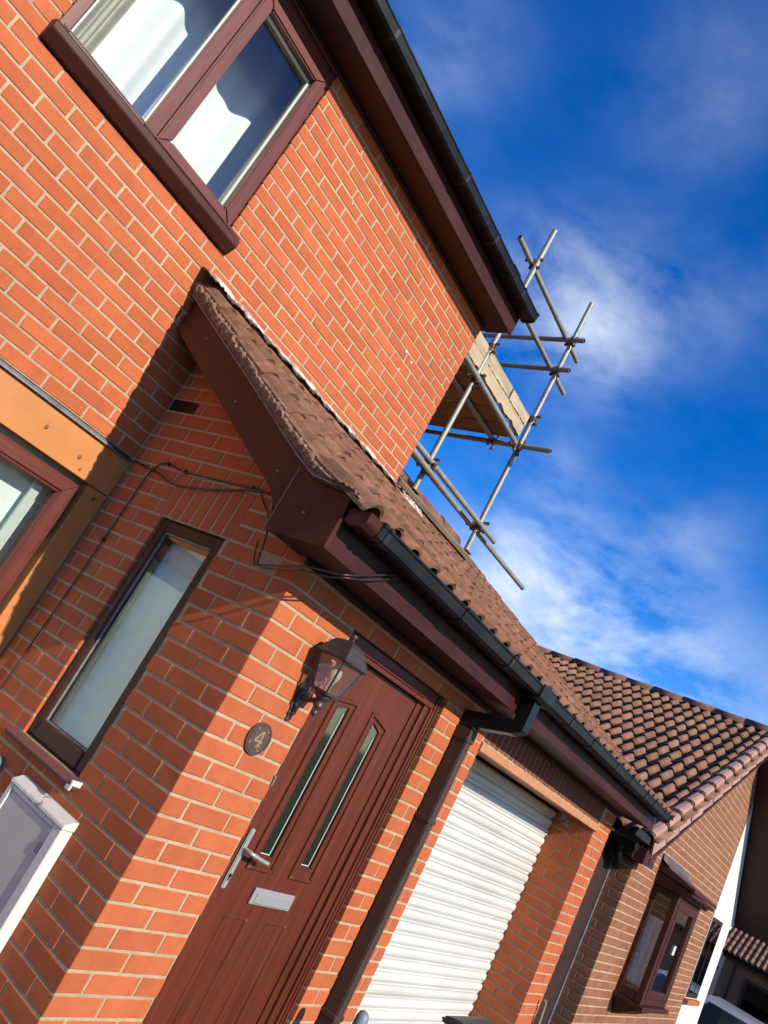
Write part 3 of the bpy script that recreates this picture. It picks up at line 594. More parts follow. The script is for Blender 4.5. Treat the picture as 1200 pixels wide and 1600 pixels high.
q = MB(); q.tube((0.548, YD - 0.0125, 0.975), (0.548, YD - 0.010, 0.975), 0.008, 12); q.box(0.5445, YD - 0.0125, 0.955, 0.5515, YD - 0.010, 0.975); q.build('keyhole', 'black', hp)
lb = MB().box(0.738, YD - 0.012, 0.884, 1.013, YD - 0.001, 0.952).build('letterbox', 'chrome', door, 0.004)
MB().box(0.757, YD - 0.017, 0.893, 0.995, YD - 0.0125, 0.936).build('letter_flap', 'chrome', lb, 0.003)
q = MB(); q.box(0.440, -0.006, 1.372, 0.452, 0.004, 1.385); q.box(0.443, -0.008, 1.34, 0.4505, 0.004, 1.371); q.build('frame_clip', 'leadgrey', fr, 0.002)

# garage door
YG = 0.345
q = MB(); q.box(GO[0] - 0.10, YG + 0.03, 0.0, GO[1] + 0.1, YG + 0.06, 2.0); q.build('garage_backing', 'dark', porch)
gd = MB(); gd.box(GO[1] - 0.006, YG - 0.012, 0, GO[1] - 0.001, YG + 0.028, 1.9); gd.box(GO[0] + 0.001, YG - 0.012, 0, GO[0] + 0.006, YG + 0.028, 1.9)
gdoor = gd.build('roller_door', 'greybin', porch); gdoor['label'] = 'white ribbed roller garage door'
prof = [(0.0, 0.0), (-0.006, 0.002), (-0.010, 0.008), (-0.010, 0.020), (-0.016, 0.026), (-0.021, 0.040), (-0.021, 0.056), (-0.016, 0.068), (-0.006, 0.0745), (0.0, 0.0755), (0.012, 0.0755), (0.012, 0.0)]
q = MB().prism([(a, b) for a, b in prof], 'x', GO[0] + 0.004, GO[1] - 0.004); q.v = [p - Vector((0, 0, 0)) for p in q.v]
s0 = q.build('slat', 'slat', gdoor); s0.location = (0, YG, 0.02)
for i in range(1, 25):
    o = s0.copy(); COL.objects.link(o); o.location = (random.uniform(-0.003, 0.003), YG + random.uniform(-0.001, 0.001), 0.02 + i * 0.0758)
MB().box(2.32, YG - 0.026, 0.595, 2.375, YG - 0.0215, 0.635).build('latch_plate', 'leadgrey', gdoor, 0.001)
lin = MB(); lin.box(GO[0] - 0.012, -0.014, 1.912, GO[1] + 0.045, 0.006, 1.958); lin.box(GO[0] - 0.012, 0.007, 1.930, GO[1] + 0.045, YG - 0.02, 1.957)
lo = lin.build('lintel', 'lintel', porch, 0.003)
q = MB()
for i in range(60):
    x = GO[0] - 0.01 + i * (GO[1] - GO[0] + 0.05) / 60; q.box(x, -0.010 + random.uniform(-0.003, 0.003), 1.9585, x + 0.0376, 0.004, 1.9665 + random.uniform(-0.002, 0.003))
q.build('mortar_bed', 'mortar', lo)
q = MB(); q.tube((3.95, 0.2, 1.86), (3.95, 0.2, 1.93), 0.018, 10); q.tube((3.94, 0.19, 1.865), (3.98, 0.14, 1.845), 0.012, 8); q.tube((3.95, 0.2, 1.865), (3.90, 0.17, 1.85), 0.010, 8); q.build('light_bracket', 'leadgrey', lo)

# eaves and verge of the porch
XV = -0.20; YE = -0.255; XG1 = 4.62
barge = MB().prism([(YM - 0.004, 2.978), (YM - 0.004, 3.163), (-0.064, 2.362), (0.046, 2.20), (0.14, 2.285)], 'x', XV, XV + 0.018).build('bargeboard', 'maroon', porch, 0.002)
bx_ = MB().prism([(0.050, 2.132), (0.050, 2.414), (-0.066, 2.358), (-0.246, 2.334), (-0.2585, 2.326), (-0.2585, 2.132)], 'x', XV - 0.004, XV + 0.016).build('box_end', 'maroon', porch, 0.002)
MB().box(XV - 0.0048, 0.0505, 2.128, XV - 0.001, 0.0535, 2.40).build('joint_trim', 'vergecap', bx_)
for (y, z) in ((1.10, 2.93), (0.62, 2.62), (0.15, 2.36), (-0.09, 2.23)):
    q = MB(); q.tube((XV - 0.007, y, z), (XV, y, z), 0.005, 8); q.build('nail_head', 'vergecap', barge if y > 0.05 else bx_)
MB().prism([(YM - 0.004, 2.986), (YM - 0.004, 2.998), (0.14, 2.302), (0.14, 2.290)], 'x', XV + 0.0185, -0.001).build('verge_soffit', 'soffit', porch)
MB().prism([(0.139, 2.302), (0.139, 2.29), (0.05, 2.14), (0.05, 2.152)], 'x', XV + 0.0185, -0.001).build('verge_soffit', 'soffit', porch)
MB().box(XV + 0.0165, YE + 0.002, 2.137, XG1, -0.001, 2.147).build('soffit', 'soffit', porch, 0.002)
MB().box(XV + 0.0165, -0.0005, 2.137, -0.001, 0.05, 2.147).build('soffit', 'soffit', porch)
MB().box(0.0, -0.014, 2.110, XG1 - 0.15, -0.0035, 2.1365).build('soffit_batten', 'soffit', porch, 0.002)
fas = MB().box(XV + 0.0165, YE - 0.002, 2.132, XG1, YE + 0.001, 2.345).build('fascia', 'fascia', porch, 0.001)
MB().box(1.50, YE - 0.005, 2.129, 1.60, YE - 0.0025, 2.34).build('fascia_joint', 'fascia', fas, 0.001)
gut = gutter(porch, -0.115, 4.56, YE - 0.003, 2.302, [0.62, 2.45, 3.35, 4.05], [-0.07, 1.10, 2.0, 2.95, 3.75, 4.35], w=0.112, h=0.062)
MB().prism([(YE - 0.003, 2.246), (YE - 0.03, 2.238), (YE - 0.09, 2.238), (YE - 0.112, 2.262), (YE - 0.112, 2.302), (YE - 0.003, 2.302)], 'x', -0.192, -0.1155).build('gutter_stop', 'maroon', gut, 0.006)
# downpipe with outlet and offset
q = MB(); q.prism([(YE - 0.004, 2.225), (YE - 0.02, 2.222), (YE - 0.105, 2.222), (YE - 0.122, 2.245), (YE - 0.126, 2.312), (YE - 0.112, 2.312), (YE - 0.108, 2.24), (YE - 0.004, 2.236)], 'x', 1.49, 1.66); q.box(1.539, -0.345, 2.13, 1.611, -0.273, 2.2215)
q.build('gutter_outlet', 'gutter', gut, 0.003)
dp = MB().box(1.542, -0.086, 0.05, 1.608, -0.004, 1.985).build('downpipe', 'pipe', porch, 0.006, seg=2)
q = MB(); q.prism([(-0.345, 2.06), (-0.345, 2.135), (-0.272, 2.135), (-0.272, 2.10), (-0.003, 2.05), (-0.003, 1.965), (-0.092, 1.965), (-0.092, 1.985), (-0.29, 2.03)], 'x', 1.5395, 1.6105); q.build('pipe_offset', 'gutter', dp, 0.004)
MB().box(1.537, -0.092, 1.90, 1.613, -0.003, 1.964).build('pipe_socket', 'pipe', dp, 0.004)
for z in (1.46, 0.5):
    q = MB(); q.box(1.537, -0.091, z + 0.004, 1.613, -0.003, z + 0.030); q.build('pipe_clip', 'pipe', dp, 0.003)

# roof tiles
TPROF0 = [(0.0, 0.0), (0.020, 0.001), (0.029, 0.020), (0.044, 0.041), (0.064, 0.048), (0.084, 0.041), (0.099, 0.020), (0.108, 0.001), (0.137, 0.0), (0.166, 0.001), (0.175, 0.020), (0.190, 0.041), (0.210, 0.048), (0.230, 0.041), (0.245, 0.020), (0.254, 0.001), (0.291, 0.0)]
TW, TG = 0.292, 0.335
def tile_mesh(m, seed, L=0.405, under=False, rough=1.0, lift=0.022, hs=1.0):
    rr = random.Random(seed); vs = []; n = len(TPROF0); TPROF = [(u, w * hs) for u, w in TPROF0]
    rows = (0.0, 0.2, L)
    for v in rows:
        for u, w in TPROF: vs.append((u + rr.uniform(-1, 1) * 0.0012 * rough, v + (rr.uniform(-1, 1) * 0.004 * rough if v == 0 else 0), w + lift * (1 - v / L) + rr.uniform(-1, 1) * 0.0016 * rough))
    fs = [(j * n + i, j * n + i + 1, (j + 1) * n + i + 1, (j + 1) * n + i) for j in range(2) for i in range(n - 1)]
    o = len(vs)
    for u, w in TPROF: vs.append((u, 0.002, w + lift - 0.014))
    fs += [(o + i, o + i + 1, i + 1, i) for i in range(n - 1)]
    for v in (0.0, L):
        k = 0 if v == 0 else 2 * n
        vs += [(TPROF[0][0], v, -0.012 + lift * (1 - v / L)), (TPROF[-1][0], v, -0.012 + lift * (1 - v / L))]
    p = len(vs) - 4
    fs += [(p, 0, n, 2 * n, p + 2), (p + 1, p + 3, 2 * n + n - 1, n + n - 1, n - 1)]
    sm = [True] * (2 * (n - 1)) + [False] * (n - 1 + 2)
    if under:
        o2 = len(vs)
        for u, w in TPROF: vs.append((u, L, w - 0.014))
        fs += [(o + i, o2 + i, o2 + i + 1, o + i + 1) for i in range(n - 1)]; sm += [True] * (n - 1)
    me = bpy.data.meshes.new('roof_tile'); me.from_pydata(vs, [], fs); me.polygons.foreach_set('use_smooth', sm); me.materials.append(MT[m]); return me
T1 = [tile_mesh('tile', i, lift=0.016, hs=0.84) for i in range(6)]; T1E = [tile_mesh('tile', 20 + i, under=True, lift=0.042, hs=0.92) for i in range(4)]
PIT = math.atan(0.577); cp, sp = math.cos(PIT), math.sin(PIT)
zb = lambda y: 3.315 - 0.064 + 0.577 * (y - YM)
YR = 2.90
deck = MB(); deck.prism([(-0.24, zb(-0.24) - 0.055), (-0.24, zb(-0.24) - 0.022), (YR, zb(YR) - 0.022), (YR, zb(YR) - 0.055)], 'x', -0.17, XR - 0.02)
deck = MB(); deck.prism([(-0.25, zb(-0.25) - 0.05), (-0.25, zb(-0.25) - 0.02), (YM - 0.002, zb(YM) - 0.02), (YM - 0.002, zb(YM) - 0.05)], 'x', -0.175, XR + 0.002)
deck.prism([(-0.25, zb(-0.25) - 0.05), (-0.25, zb(-0.25) - 0.02), (YR, zb(YR) - 0.02), (YR, zb(YR) - 0.05)], 'x', XR + 0.003, XG1)
deck.prism([(YR + 0.001, zb(YR) - 0.05), (YR + 0.001, zb(YR) - 0.02), (6.2, zb(YR) - 0.02 - 1.9), (6.2, zb(YR) - 0.05 - 1.9)], 'x', XR + 0.003, XG1)
roof1 = deck.build('roof', 'tile', porch)
for c in range(17):
    x = -0.245 + c * TW
    for r in range(12):
        y = -0.335 + r * TG * cp
        if x + 0.2 < XR and y > YM - 0.06: continue
        if y > YR - 0.10: continue
        me = random.choice(T1E if r == 0 else T1); o = bpy.data.objects.new('roof_tile', me); COL.objects.link(o); o.parent = roof1
        o.location = (x + random.gauss(0, 0.002), y + random.gauss(0, 0.003), zb(y) + (0.012 if r == 0 else 0)); o.rotation_euler = (PIT + random.gauss(0, 0.004) - (0.02 if r == 0 else 0), random.gauss(0, 0.004), random.gauss(0, 0.004))
def ridge_mesh(m, L=0.45, r=0.11, n=10):
    vs = []; fs = []
    for j, (x, rr) in enumerate(((0, r), (L, r))):
        for i in range(n + 1):
            a = math.pi * i / n; vs.append((x, -rr * math.cos(a) * 1.05, rr * math.sin(a)))
    for j, x in enumerate((0, L)):
        for i in range(n + 1):
            a = math.pi * i / n; vs.append((x, -(r - 0.016) * math.cos(a) * 1.05, (r - 0.016) * math.sin(a)))
    k = n + 1
    fs += [(i, i + 1, k + i + 1, k + i) for i in range(n)]; sm = [True] * n
    fs += [(2 * k + i, i, i + 1, 2 * k + i + 1)[::-1] for i in range(n)]; fs += [(k + i, 3 * k + i, 3 * k + i + 1, k + i + 1)[::-1] for i in range(n)]; sm += [False] * (2 * n)
    me = bpy.data.meshes.new('ridge_tile'); me.from_pydata(vs, [], fs); me.polygons.foreach_set('use_smooth', sm); me.materials.append(MT[m]); return me
RM = ridge_mesh('tile')
for i in range(7):
    o = bpy.data.objects.new('ridge_tile', RM); COL.objects.link(o); o.parent = roof1; o.location = (1.775 + i * 0.415, YR, zb(YR) - 0.01 + random.uniform(-0.004, 0.004)); o.rotation_euler = (0, random.gauss(0, 0.012), random.gauss(0, 0.01))
# verge mortar, undercloak, flashing
low = [(YM - 0.006, 3.166), (0.593, 2.722), (0.059, 2.423), (-0.066, 2.363), (-0.246, 2.339), (-0.315, 2.326)]
def lowz(y):
    for (a, za), (b, zb_) in zip(low[:-1], low[1:]):
        if b <= y <= a + 1e-6: return zb_ + (za - zb_) * (y - b) / (a - b)
    return low[-1][1]
rr = random.Random(4); q = MB(); N = 190; K = 8; vs = []
def vtop(y):
    fr_ = ((y + 0.335) / (TG * cp)) % 1.0
    return zb(y) + (0.022 if y > -0.05 else 0.05) * (1 - 0.8 * fr_) - 0.004
for i in range(N + 1):
    y = YM - 0.006 - (YM + 0.29) * i / N; l = lowz(y); t = vtop(y) + rr.uniform(-0.003, 0.003)
    lump = 0.006 * math.sin(i * 0.9) * math.sin(i * 0.37)
    for j in range(K + 1):
        w = j / K; x = -0.236 - 0.020 * math.sin(min(1, w * 1.25) * math.pi * 0.5) + 0.016 * max(0, w - 0.75) * 4
        vs.append((x + lump + rr.uniform(-1, 1) * 0.003, y, l + 0.004 + (max(t, l + 0.015) - l - 0.004) * w + rr.uniform(-1, 1) * 0.003))
fs = [(i * (K + 1) + j, i * (K + 1) + j + 1, (i + 1) * (K + 1) + j + 1, (i + 1) * (K + 1) + j) for i in range(N) for j in range(K)]
o0 = len(vs)
for i in range(N + 1):
    y = YM - 0.006 - (YM + 0.29) * i / N; vs += [(-0.15, y, lowz(y) + 0.004), (-0.15, y, zb(y) + 0.02)]
fs += [(i * (K + 1), (i + 1) * (K + 1), o0 + 2 * (i + 1), o0 + 2 * i) for i in range(N)] + [(i * (K + 1) + K, o0 + 2 * i + 1, o0 + 2 * (i + 1) + 1, (i + 1) * (K + 1) + K) for i in range(N)]
fs += [tuple([N * (K + 1) + j for j in range(K + 1)] + [o0 + 2 * N + 1, o0 + 2 * N])]
q.add(vs, fs, False); q.build('verge_mortar', 'vergemortar', porch)
q = MB()
for (a, za), (b, zb_) in zip(low[:-1], low[1:]): q.prism([(a, za - 0.002), (a, za + 0.004), (b, zb_ + 0.004), (b, zb_ - 0.002)], 'x', -0.240, -0.14)
q.build('undercloak', 'leadgrey', porch)
rr = random.Random(9); q = MB(); N = 150; rows = [(YM - 0.006, 3.318), (YM - 0.016, 3.305), (YM - 0.05, 3.300), (YM - 0.10, 3.272), (YM - 0.125, 3.262)]; vs = []
for i in range(N + 1):
    x = -0.275 + (XR + 0.265) * i / N; roll = 0.5 + 0.5 * math.cos((x + 0.181) / 0.146 * 6.283)
    for j, (y, z) in enumerate(rows):
        vs.append((x, y + rr.uniform(-1, 1) * 0.0012 * j, z + (-0.018 * (1 - roll) if j >= 2 else 0) + rr.uniform(-1, 1) * 0.0012 * j + (0.0 if j else rr.uniform(-0.004, 0.004)) + (0.012 if x < -0.22 and j > 0 else 0)))
nr = len(rows); fs = [(i * nr + j, i * nr + j + 1, (i + 1) * nr + j + 1, (i + 1) * nr + j) for i in range(N) for j in range(nr - 1)]
q.add(vs, fs, True); off = len(q.v); q.add([Vector(v) + Vector((0, -0.002, -0.006)) for v in vs], [f[::-1] for f in fs], True)
q.build('flashing', 'lead', porch)
q = MB(); N = 170; vs = []
for i in range(N + 1):
    x = -0.24 + (XR + 0.235) * i / N; h = 0.022 + 0.012 * abs(math.sin(i * 0.17) * math.sin(i * 0.053 + 1)) + rr.uniform(-0.0015, 0.0015); d = 0.014 + 0.010 * abs(math.sin(i * 0.11))
    vs += [(x, YM - 0.001, 3.312 + h), (x, YM - 0.004 - d * 0.5, 3.314 + h * 0.6), (x, YM - 0.006 - d, 3.307 + rr.uniform(-0.0015, 0.0015)), (x, YM - 0.001, 3.296)]
q.add(vs, [(i * 4 + j, i * 4 + j + 1, (i + 1) * 4 + j + 1, (i + 1) * 4 + j) for i in range(N) for j in range(3)]); q.build('mortar_fillet', 'whitemortar', porch)
q = MB(); N = 30; vs = []
for i in range(N + 1):
    x = XR + 0.005 + 0.36 * i / N; vs += [(x, YM - 0.02 + rr.uniform(-.006, .006), zb(YM - 0.02) + 0.078 + rr.uniform(-0.006, 0.006)), (x, YM - 0.055, zb(YM - 0.05) + 0.062 + rr.uniform(-0.006, 0.004)), (x, YM - 0.09 + rr.uniform(-0.012, 0.012), zb(YM - 0.09) + 0.028)]
q.add(vs, [(i * 3 + j, i * 3 + j + 1, (i + 1) * 3 + j + 1, (i + 1) * 3 + j) for i in range(N) for j in range(2)]); q.build('mortar_fillet', 'whitemortar', porch)
# closing panel in the gap beside the garage
pn = MB().box(XE + 0.004, 0.17, 0.0, 5.345, 0.20, 2.05).build('side_panel', 'panel', porch, 0.004); pn['label'] = 'dark brown panel closing the gap beside the garage'
MB().box(5.346, 0.150, 0.0, 5.366, 0.182, 1.93).build('edge_trim', 'leadgrey', pn, 0.002)
MB().prism([(-0.24, 2.14), (-0.24, zb(-0.24) - 0.03), (YR, zb(YR) - 0.06), (YR, 2.14)], 'x', XG1 + 0.002, XG1 + 0.02).build('verge_board', 'maroon', porch)

# ------------------------------------------------------------------ neighbouring gabled house
nb = thing('gabled_house', 'brown brick gabled neighbouring house with tiled roof and small box bay window', 'house', (5.37, 0, 0))
NX, NY = 5.37, -0.018
XRI = 9.0; ZRK = lambda x: 2.36 + 0.572 * (x - 6.068)        # underside line of the left verge
XW = 9.62                                                       # brick meets white render
BW = (6.31, 7.33, 0.80, 2.02)
def apexlim(zm, a, b):
    x = 6.068 + (zm + 0.04 - 2.36) / 0.572
    return max(a, x - 0.03), min(b, 9.17 + (3.86 - zm) / 0.847)
WZ = 3.80
mb = MB(); slab_cells(mb, 'y', NY + 0.0035, NY + 0.26, NX + 0.012, XW - 0.002, 0, 1.70, [BW]); slab_cells(mb, 'y', NY + 0.0035, NY + 0.26, 5.42, XW - 0.002, 1.701, 2.05, [BW])
mb.prism([(5.60, 2.051), (XW - 0.002, 2.051), (XW - 0.002, 3.44), (9.12, 3.86), (XRI, 3.98)], 'y', NY + 0.0035, NY + 0.26)
wallN = mb.build('front_wall', 'mortar', nb)
mb = MB(); mb.box(NX + 0.006, NY + 0.262, 0, NX + 0.26, 6.0, 2.0); mb.box(NX + 0.006, NY + 0.02, 0, NX + 0.2, NY + 0.2619, 2.0)
wallNS = mb.build('side_wall', 'mortar', nb)
zo = 1.755 - 23 * PITCH
bN = lay('-y', NY, NX, XW, 0, 57, lambda k: NX + (0.22 if ev(k) else 0.1075), [BW], ulim=lambda zm, a, b: apexlim(zm, a, b) if zm > 1.90 else (a, b), lead=lambda k: 0.1025 if ev(k) else 0.215, zoff=zo)
bNS = lay('-x', NX, NY, 0.5, 0, 27, lambda k: NY + (0.1075 if ev(k) else 0.22), lead=lambda k: 0.1, skiplead=True, zoff=zo)
place_bricks([(wallN, bN, None), (wallNS, bNS, lambda b: b[2] < 0.2)], 'brick2', 300)
MB().box(XW, NY - 0.002, 0, 11.10, NY + 0.26, 1.90).prism([(XW, 1.901), (11.35, 1.901), (XW, 3.44)], 'y', NY - 0.002, NY + 0.26).build('rendered_wall', 'render', nb)
# left roof slope, ridge along y
PN = math.atan(0.572); cn, sn = math.cos(PN), math.sin(PN)
zn = lambda x: 2.180 - 0.064 + 0.572 * (x - 5.22)
dk = MB(); dk.prism([(5.22, zn(5.22) - 0.06), (5.22, zn(5.22) - 0.02), (XRI, zn(XRI) - 0.02), (XRI, zn(XRI) - 0.06)], 'y', NY - 0.12, 7.0)
dk.prism([(XRI + 0.001, zn(XRI) - 0.06), (XRI + 0.001, zn(XRI) - 0.02), (11.5, 1.99), (11.5, 1.95)], 'y', NY + 0.02, 7.0)
roofN = dk.build('roof', 'tile2', nb)
T2 = [tile_mesh('tile2', 40 + i, rough=0.6, lift=0.034) for i in range(6)]
for c in range(18):
    y = 4.93 - c * TW
    for r in range(15):
        x = 5.16 + r * TG * cn
        if x > XRI - 0.12: continue
        o = bpy.data.objects.new('roof_tile', random.choice(T2)); COL.objects.link(o); o.parent = roofN
        o.location = Vector((x + random.gauss(0, 0.003), y + 0.12 + random.gauss(0, 0.002), zn(x))) - BASE[nb]
        o.rotation_euler = (PN + random.gauss(0, 0.004), random.gauss(0, 0.004), -math.pi / 2 + random.gauss(0, 0.004))
RM2 = ridge_mesh('ridge')
for i in range(14):
    o = bpy.data.objects.new('ridge_tile', RM2); COL.objects.link(o); o.parent = roofN; o.location = Vector((XRI, -0.17 + i * 0.43, zn(XRI) - 0.02 + random.uniform(-0.006, 0.006))) - BASE[nb]; o.rotation_euler = (0, random.gauss(0, 0.01), math.pi / 2 + random.gauss(0, 0.01))
# verge cap tiles
def cap_mesh():
    L = 0.36; pr = [(0.11, 0.012), (0.085, 0.040), (0.055, 0.056), (0.015, 0.058), (-0.012, 0.046), (-0.02, 0.03), (-0.022, -0.150), (-0.008, -0.150), (-0.006, 0.02), (0.01, 0.038), (0.09, 0.02)]
    n = len(pr); vs = [(w * 1.04 - 0.004 * (w < 0), -0.005, z + 0.030) for w, z in pr] + [(w, L, z) for w, z in pr]
    fs = [tuple(range(n)), tuple(range(2 * n - 1, n - 1, -1))] + [(i, i + n, (i + 1) % n + n, (i + 1) % n) for i in range(n)]
    me = bpy.data.meshes.new('verge_cap'); me.from_pydata([(-a, b, c) for a, b, c in vs], [], [f[::-1] for f in fs]); me.materials.append(MT['vergecap']); return me
CM = cap_mesh()
for r in range(13):
    x = 5.19 + r * TG * cn
    if x > XRI - 0.1: continue
    o = bpy.data.objects.new('verge_cap', CM); COL.objects.link(o); o.parent = roofN
    o.location = Vector((x, NY - 0.120 + random.uniform(-0.004, 0.004), zn(x) + 0.004)) - BASE[nb]; o.rotation_euler = (PN + random.gauss(0, 0.006), random.gauss(0, 0.01), -math.pi / 2)
MB().prism([(5.30, ZRK(5.3) - 0.005), (5.30, ZRK(5.3) + 0.03), (XRI, ZRK(XRI) + 0.03), (XRI, ZRK(XRI) - 0.005)], 'y', NY - 0.130, NY - 0.002).build('verge_strip', 'maroon', nb)
bxn = MB().prism([(5.155, 1.885), (5.155, 2.02), (5.50, 2.05), (5.50, 1.90)], 'y', NY - 0.125, NY - 0.003).build('box_end', 'maroon', nb, 0.003)
for (x, z) in ((5.32, 1.985), (5.40, 1.965)):
    q = MB(); q.tube((x, NY - 0.131, z), (x, NY - 0.12, z), 0.008, 8); q.build('nail_head', 'vergecap', bxn)
MB().box(5.12, NY - 0.03, 1.90, 5.15, 5.0, 2.04).build('fascia', 'fascia', nb, 0.002)
MB().box(5.151, NY - 0.03, 1.905, NX, 0.0 + 5, 1.915).build('soffit', 'soffit', nb)
q = MB(); q.prism([(5.118, 1.965), (5.10, 1.955), (5.02, 1.955), (5.00, 1.985), (5.00, 2.025), (5.118, 2.025)], 'y', NY - 0.06, 5.0); q.build('gutter', 'gutter', nb, 0.004)
q = MB(); q.path([(5.06, 0.06, 1.96), (5.06, 0.06, 1.90), (5.20, 0.08, 1.83), (5.30, 0.10, 1.78)], 0.034, 12); q.build('gutter_outlet', 'gutter', nb)
MB().box(XG1 + 0.02, -0.15, 2.05, 5.10, -0.12, 2.12).build('offset_pipe', 'gutter', nb, 0.006)
# box bay window
BY = NY - 0.25
bay = MB().box(6.28, BY, 0.80, 6.37, BY + 0.06, 1.83).build('bay_window', 'maroon', nb, 0.005); bay['label'] = 'small mahogany box bay window with lead roof'
for nm, p in (('post', (7.30, BY, 0.80, 7.36, BY + 0.06, 1.83)), ('post', (6.371, BY - 0.008, 0.86, 6.45, BY + 0.05, 1.79)), ('post', (7.16, BY - 0.008, 0.86, 7.298, BY + 0.05, 1.79)), ('post', (6.282, NY - 0.045, 0.80, 6.335, NY + 0.0, 1.83)), ('post', (7.305, NY - 0.045, 0.80, 7.358, NY + 0.0, 1.83)),
              ('head_rail', (6.371, BY + 0.003, 1.791, 7.299, BY + 0.055, 1.829)), ('bottom_rail', (6.371, BY + 0.003, 0.80, 7.299, BY + 0.055, 0.859)), ('sash_rail', (6.451, BY - 0.006, 1.71, 7.159, BY + 0.05, 1.79)), ('sash_rail', (6.451, BY - 0.006, 0.86, 7.159, BY + 0.05, 0.93)), ('head_rail', (6.283, BY + 0.061, 1.77, 6.333, NY - 0.046, 1.829)), ('bottom_rail', (6.283, BY + 0.061, 0.80, 6.333, NY - 0.046, 0.88))):
    MB().box(*p).build(nm, 'maroon', bay, 0.004)
MB().box(6.45, BY + 0.02, 0.92, 7.16, BY + 0.026, 1.72).build('glass_pane', 'carglass', bay)
MB().box(6.300, BY + 0.061, 0.881, 6.306, NY - 0.046, 1.769).build('glass_pane', 'glass', bay)
q = MB().box(6.25, BY - 0.04, 0.755, 7.40, NY - 0.002, 0.795); q.add([(6.28, NY - 0.002, 0.754), (7.36, NY - 0.002, 0.754), (7.36, BY, 0.754), (6.28, BY, 0.754), (6.45, NY - 0.002, 0.60), (7.2, NY - 0.002, 0.60), (7.2, NY - 0.03, 0.60), (6.45, NY - 0.03, 0.60)], [(0, 1, 2, 3), (7, 6, 5, 4), (0, 4, 5, 1), (1, 5, 6, 2), (2, 6, 7, 3), (3, 7, 4, 0)]); q.build('bay_base', 'maroon', bay, 0.004)
hd = MB().prism([(NY - 0.002, 1.832), (NY - 0.002, 1.95), (BY - 0.10, 1.90), (BY - 0.115, 1.885), (BY - 0.10, 1.865), (BY - 0.06, 1.86), (BY - 0.03, 1.832)], 'x', 6.22, 7.43).build('bay_canopy', 'maroon', bay, 0.003)
q = MB()
for i in range(22): q.box(6.25 + i * 0.054, BY - 0.055, 1.8345, 6.25 + i * 0.054 + 0.028, BY - 0.034, 1.8575)
q.build('dentil_moulding', 'maroon', hd)
MB().prism([(NY - 0.002, 1.954), (NY - 0.002, 2.040), (BY - 0.125, 1.935), (BY - 0.125, 1.905)], 'x', 6.20, 7.45).build('bay_roof', 'maroon', bay, 0.004)
rr = random.Random(13); q = MB(); N = 40; vs = []
for i in range(N + 1):
    x = 6.19 + 1.27 * i / N; vs += [(x, NY - 0.008, 2.12 + rr.uniform(-.008, .008)), (x, NY - 0.018, 2.06 + rr.uniform(-.006, .006)), (x, NY - 0.09, 2.022 + rr.uniform(-.006, .006)), (x, NY - 0.10, 2.012)]
q.add(vs, [(i * 4 + j, i * 4 + j + 1, (i + 1) * 4 + j + 1, (i + 1) * 4 + j) for i in range(N) for j in range(3)]); q.build('bay_flashing', 'lead', bay)
MB().box(6.29, NY + 0.02, 0.5, 7.35, NY + 1.2, 0.51).box(6.29, NY + 1.2, 0.5, 7.35, NY + 1.21, 2.2).build('interior', 'room', nb)
curtain('curtain', 'net', 'y', NY - 0.20, NY - 0.02, 0.92, 1.55, 6.40, 0.012, 1.0, 'white curtain tied back inside the neighbouring bay window', seed=31)
MB().box(6.85, BY + 0.010, 1.30, 6.95, BY + 0.014, 1.39).topbuild('window_sticker', 'white', 'small white notice in the right part of the bay window', 'notice')
# second window, in the white wall
w2 = MB().box(9.64, NY - 0.012, 0.84, 10.40, NY - 0.0025, 1.875).build('window', 'panel', nb, 0.003)
for p in ((9.66, 9.98), (10.03, 10.36)): MB().box(p[0], NY - 0.016, 0.90, p[1], NY - 0.0125, 1.82).build('glass_pane', 'carglass', w2)
MB().box(9.60, NY - 0.06, 0.77, 10.44, NY - 0.0025, 0.83).build('window_sill', 'brick', w2, 0.004)
# overhanging right slope with brown soffit
so2 = MB().prism([(9.06, 3.93), (9.06, 4.24), (11.50, 2.02), (11.40, 1.915)], 'y', NY - 0.50, NY - 0.003).build('roof_overhang', 'soffit', nb, 0.004); so2['label'] = 'brown boxed underside of the overhanging roof slope'
MB().prism([(9.05, 3.90), (9.05, 4.28), (11.54, 2.03), (11.42, 1.89)], 'y', NY - 0.54, NY - 0.503).build('bargeboard', 'maroon', so2, 0.003)

# ------------------------------------------------------------------ far house, tree, cars
fh = thing('distant_house', 'distant low house with tiled roof behind the parked cars', 'house', (24, -2, -1.05))
MB().box(22.3, -9, -1.1, 28, 1.55, 1.5).build('wall', 'brick2', fh)
MB().prism([(22.0, 1.46), (22.0, 1.52), (26.4, 4.0), (26.4, 3.9)], 'y', -9.5, 1.75).build('roof', 'tile2', fh)
fro = [c for c in fh.children if c.name.startswith('roof')][0]
TF = tile_mesh('tile2', 77, rough=0.5); cF = math.atan(2.48 / 4.4)
for c in range(14):
    for r in range(5):
        x = 21.95 + r * 0.335 * math.cos(cF)
        o = bpy.data.objects.new('roof_tile', TF); COL.objects.link(o); o.parent = fro
        o.location = Vector((x, 1.72 - c * TW + 0.0, 1.53 + (x - 22.0) * 0.5636)) - BASE[fh]; o.rotation_euler = (cF, 0, -math.pi / 2)
for (y0, y1, z0, z1) in ((0.95, 0.10, 0.25, 1.15), (-0.1, -1.2, 0.25, 1.15), (-1.4, -2.4, -1.0, 1.1)):
    w_ = MB().box(22.24, y1, z0, 22.298, y0, z1).build('window', 'maroon', fh, 0.004)
    MB().box(22.225, y1 + 0.08, z0 + 0.08, 22.239, y0 - 0.08, z1 - 0.08).build('glass_pane', 'carglass', w_)
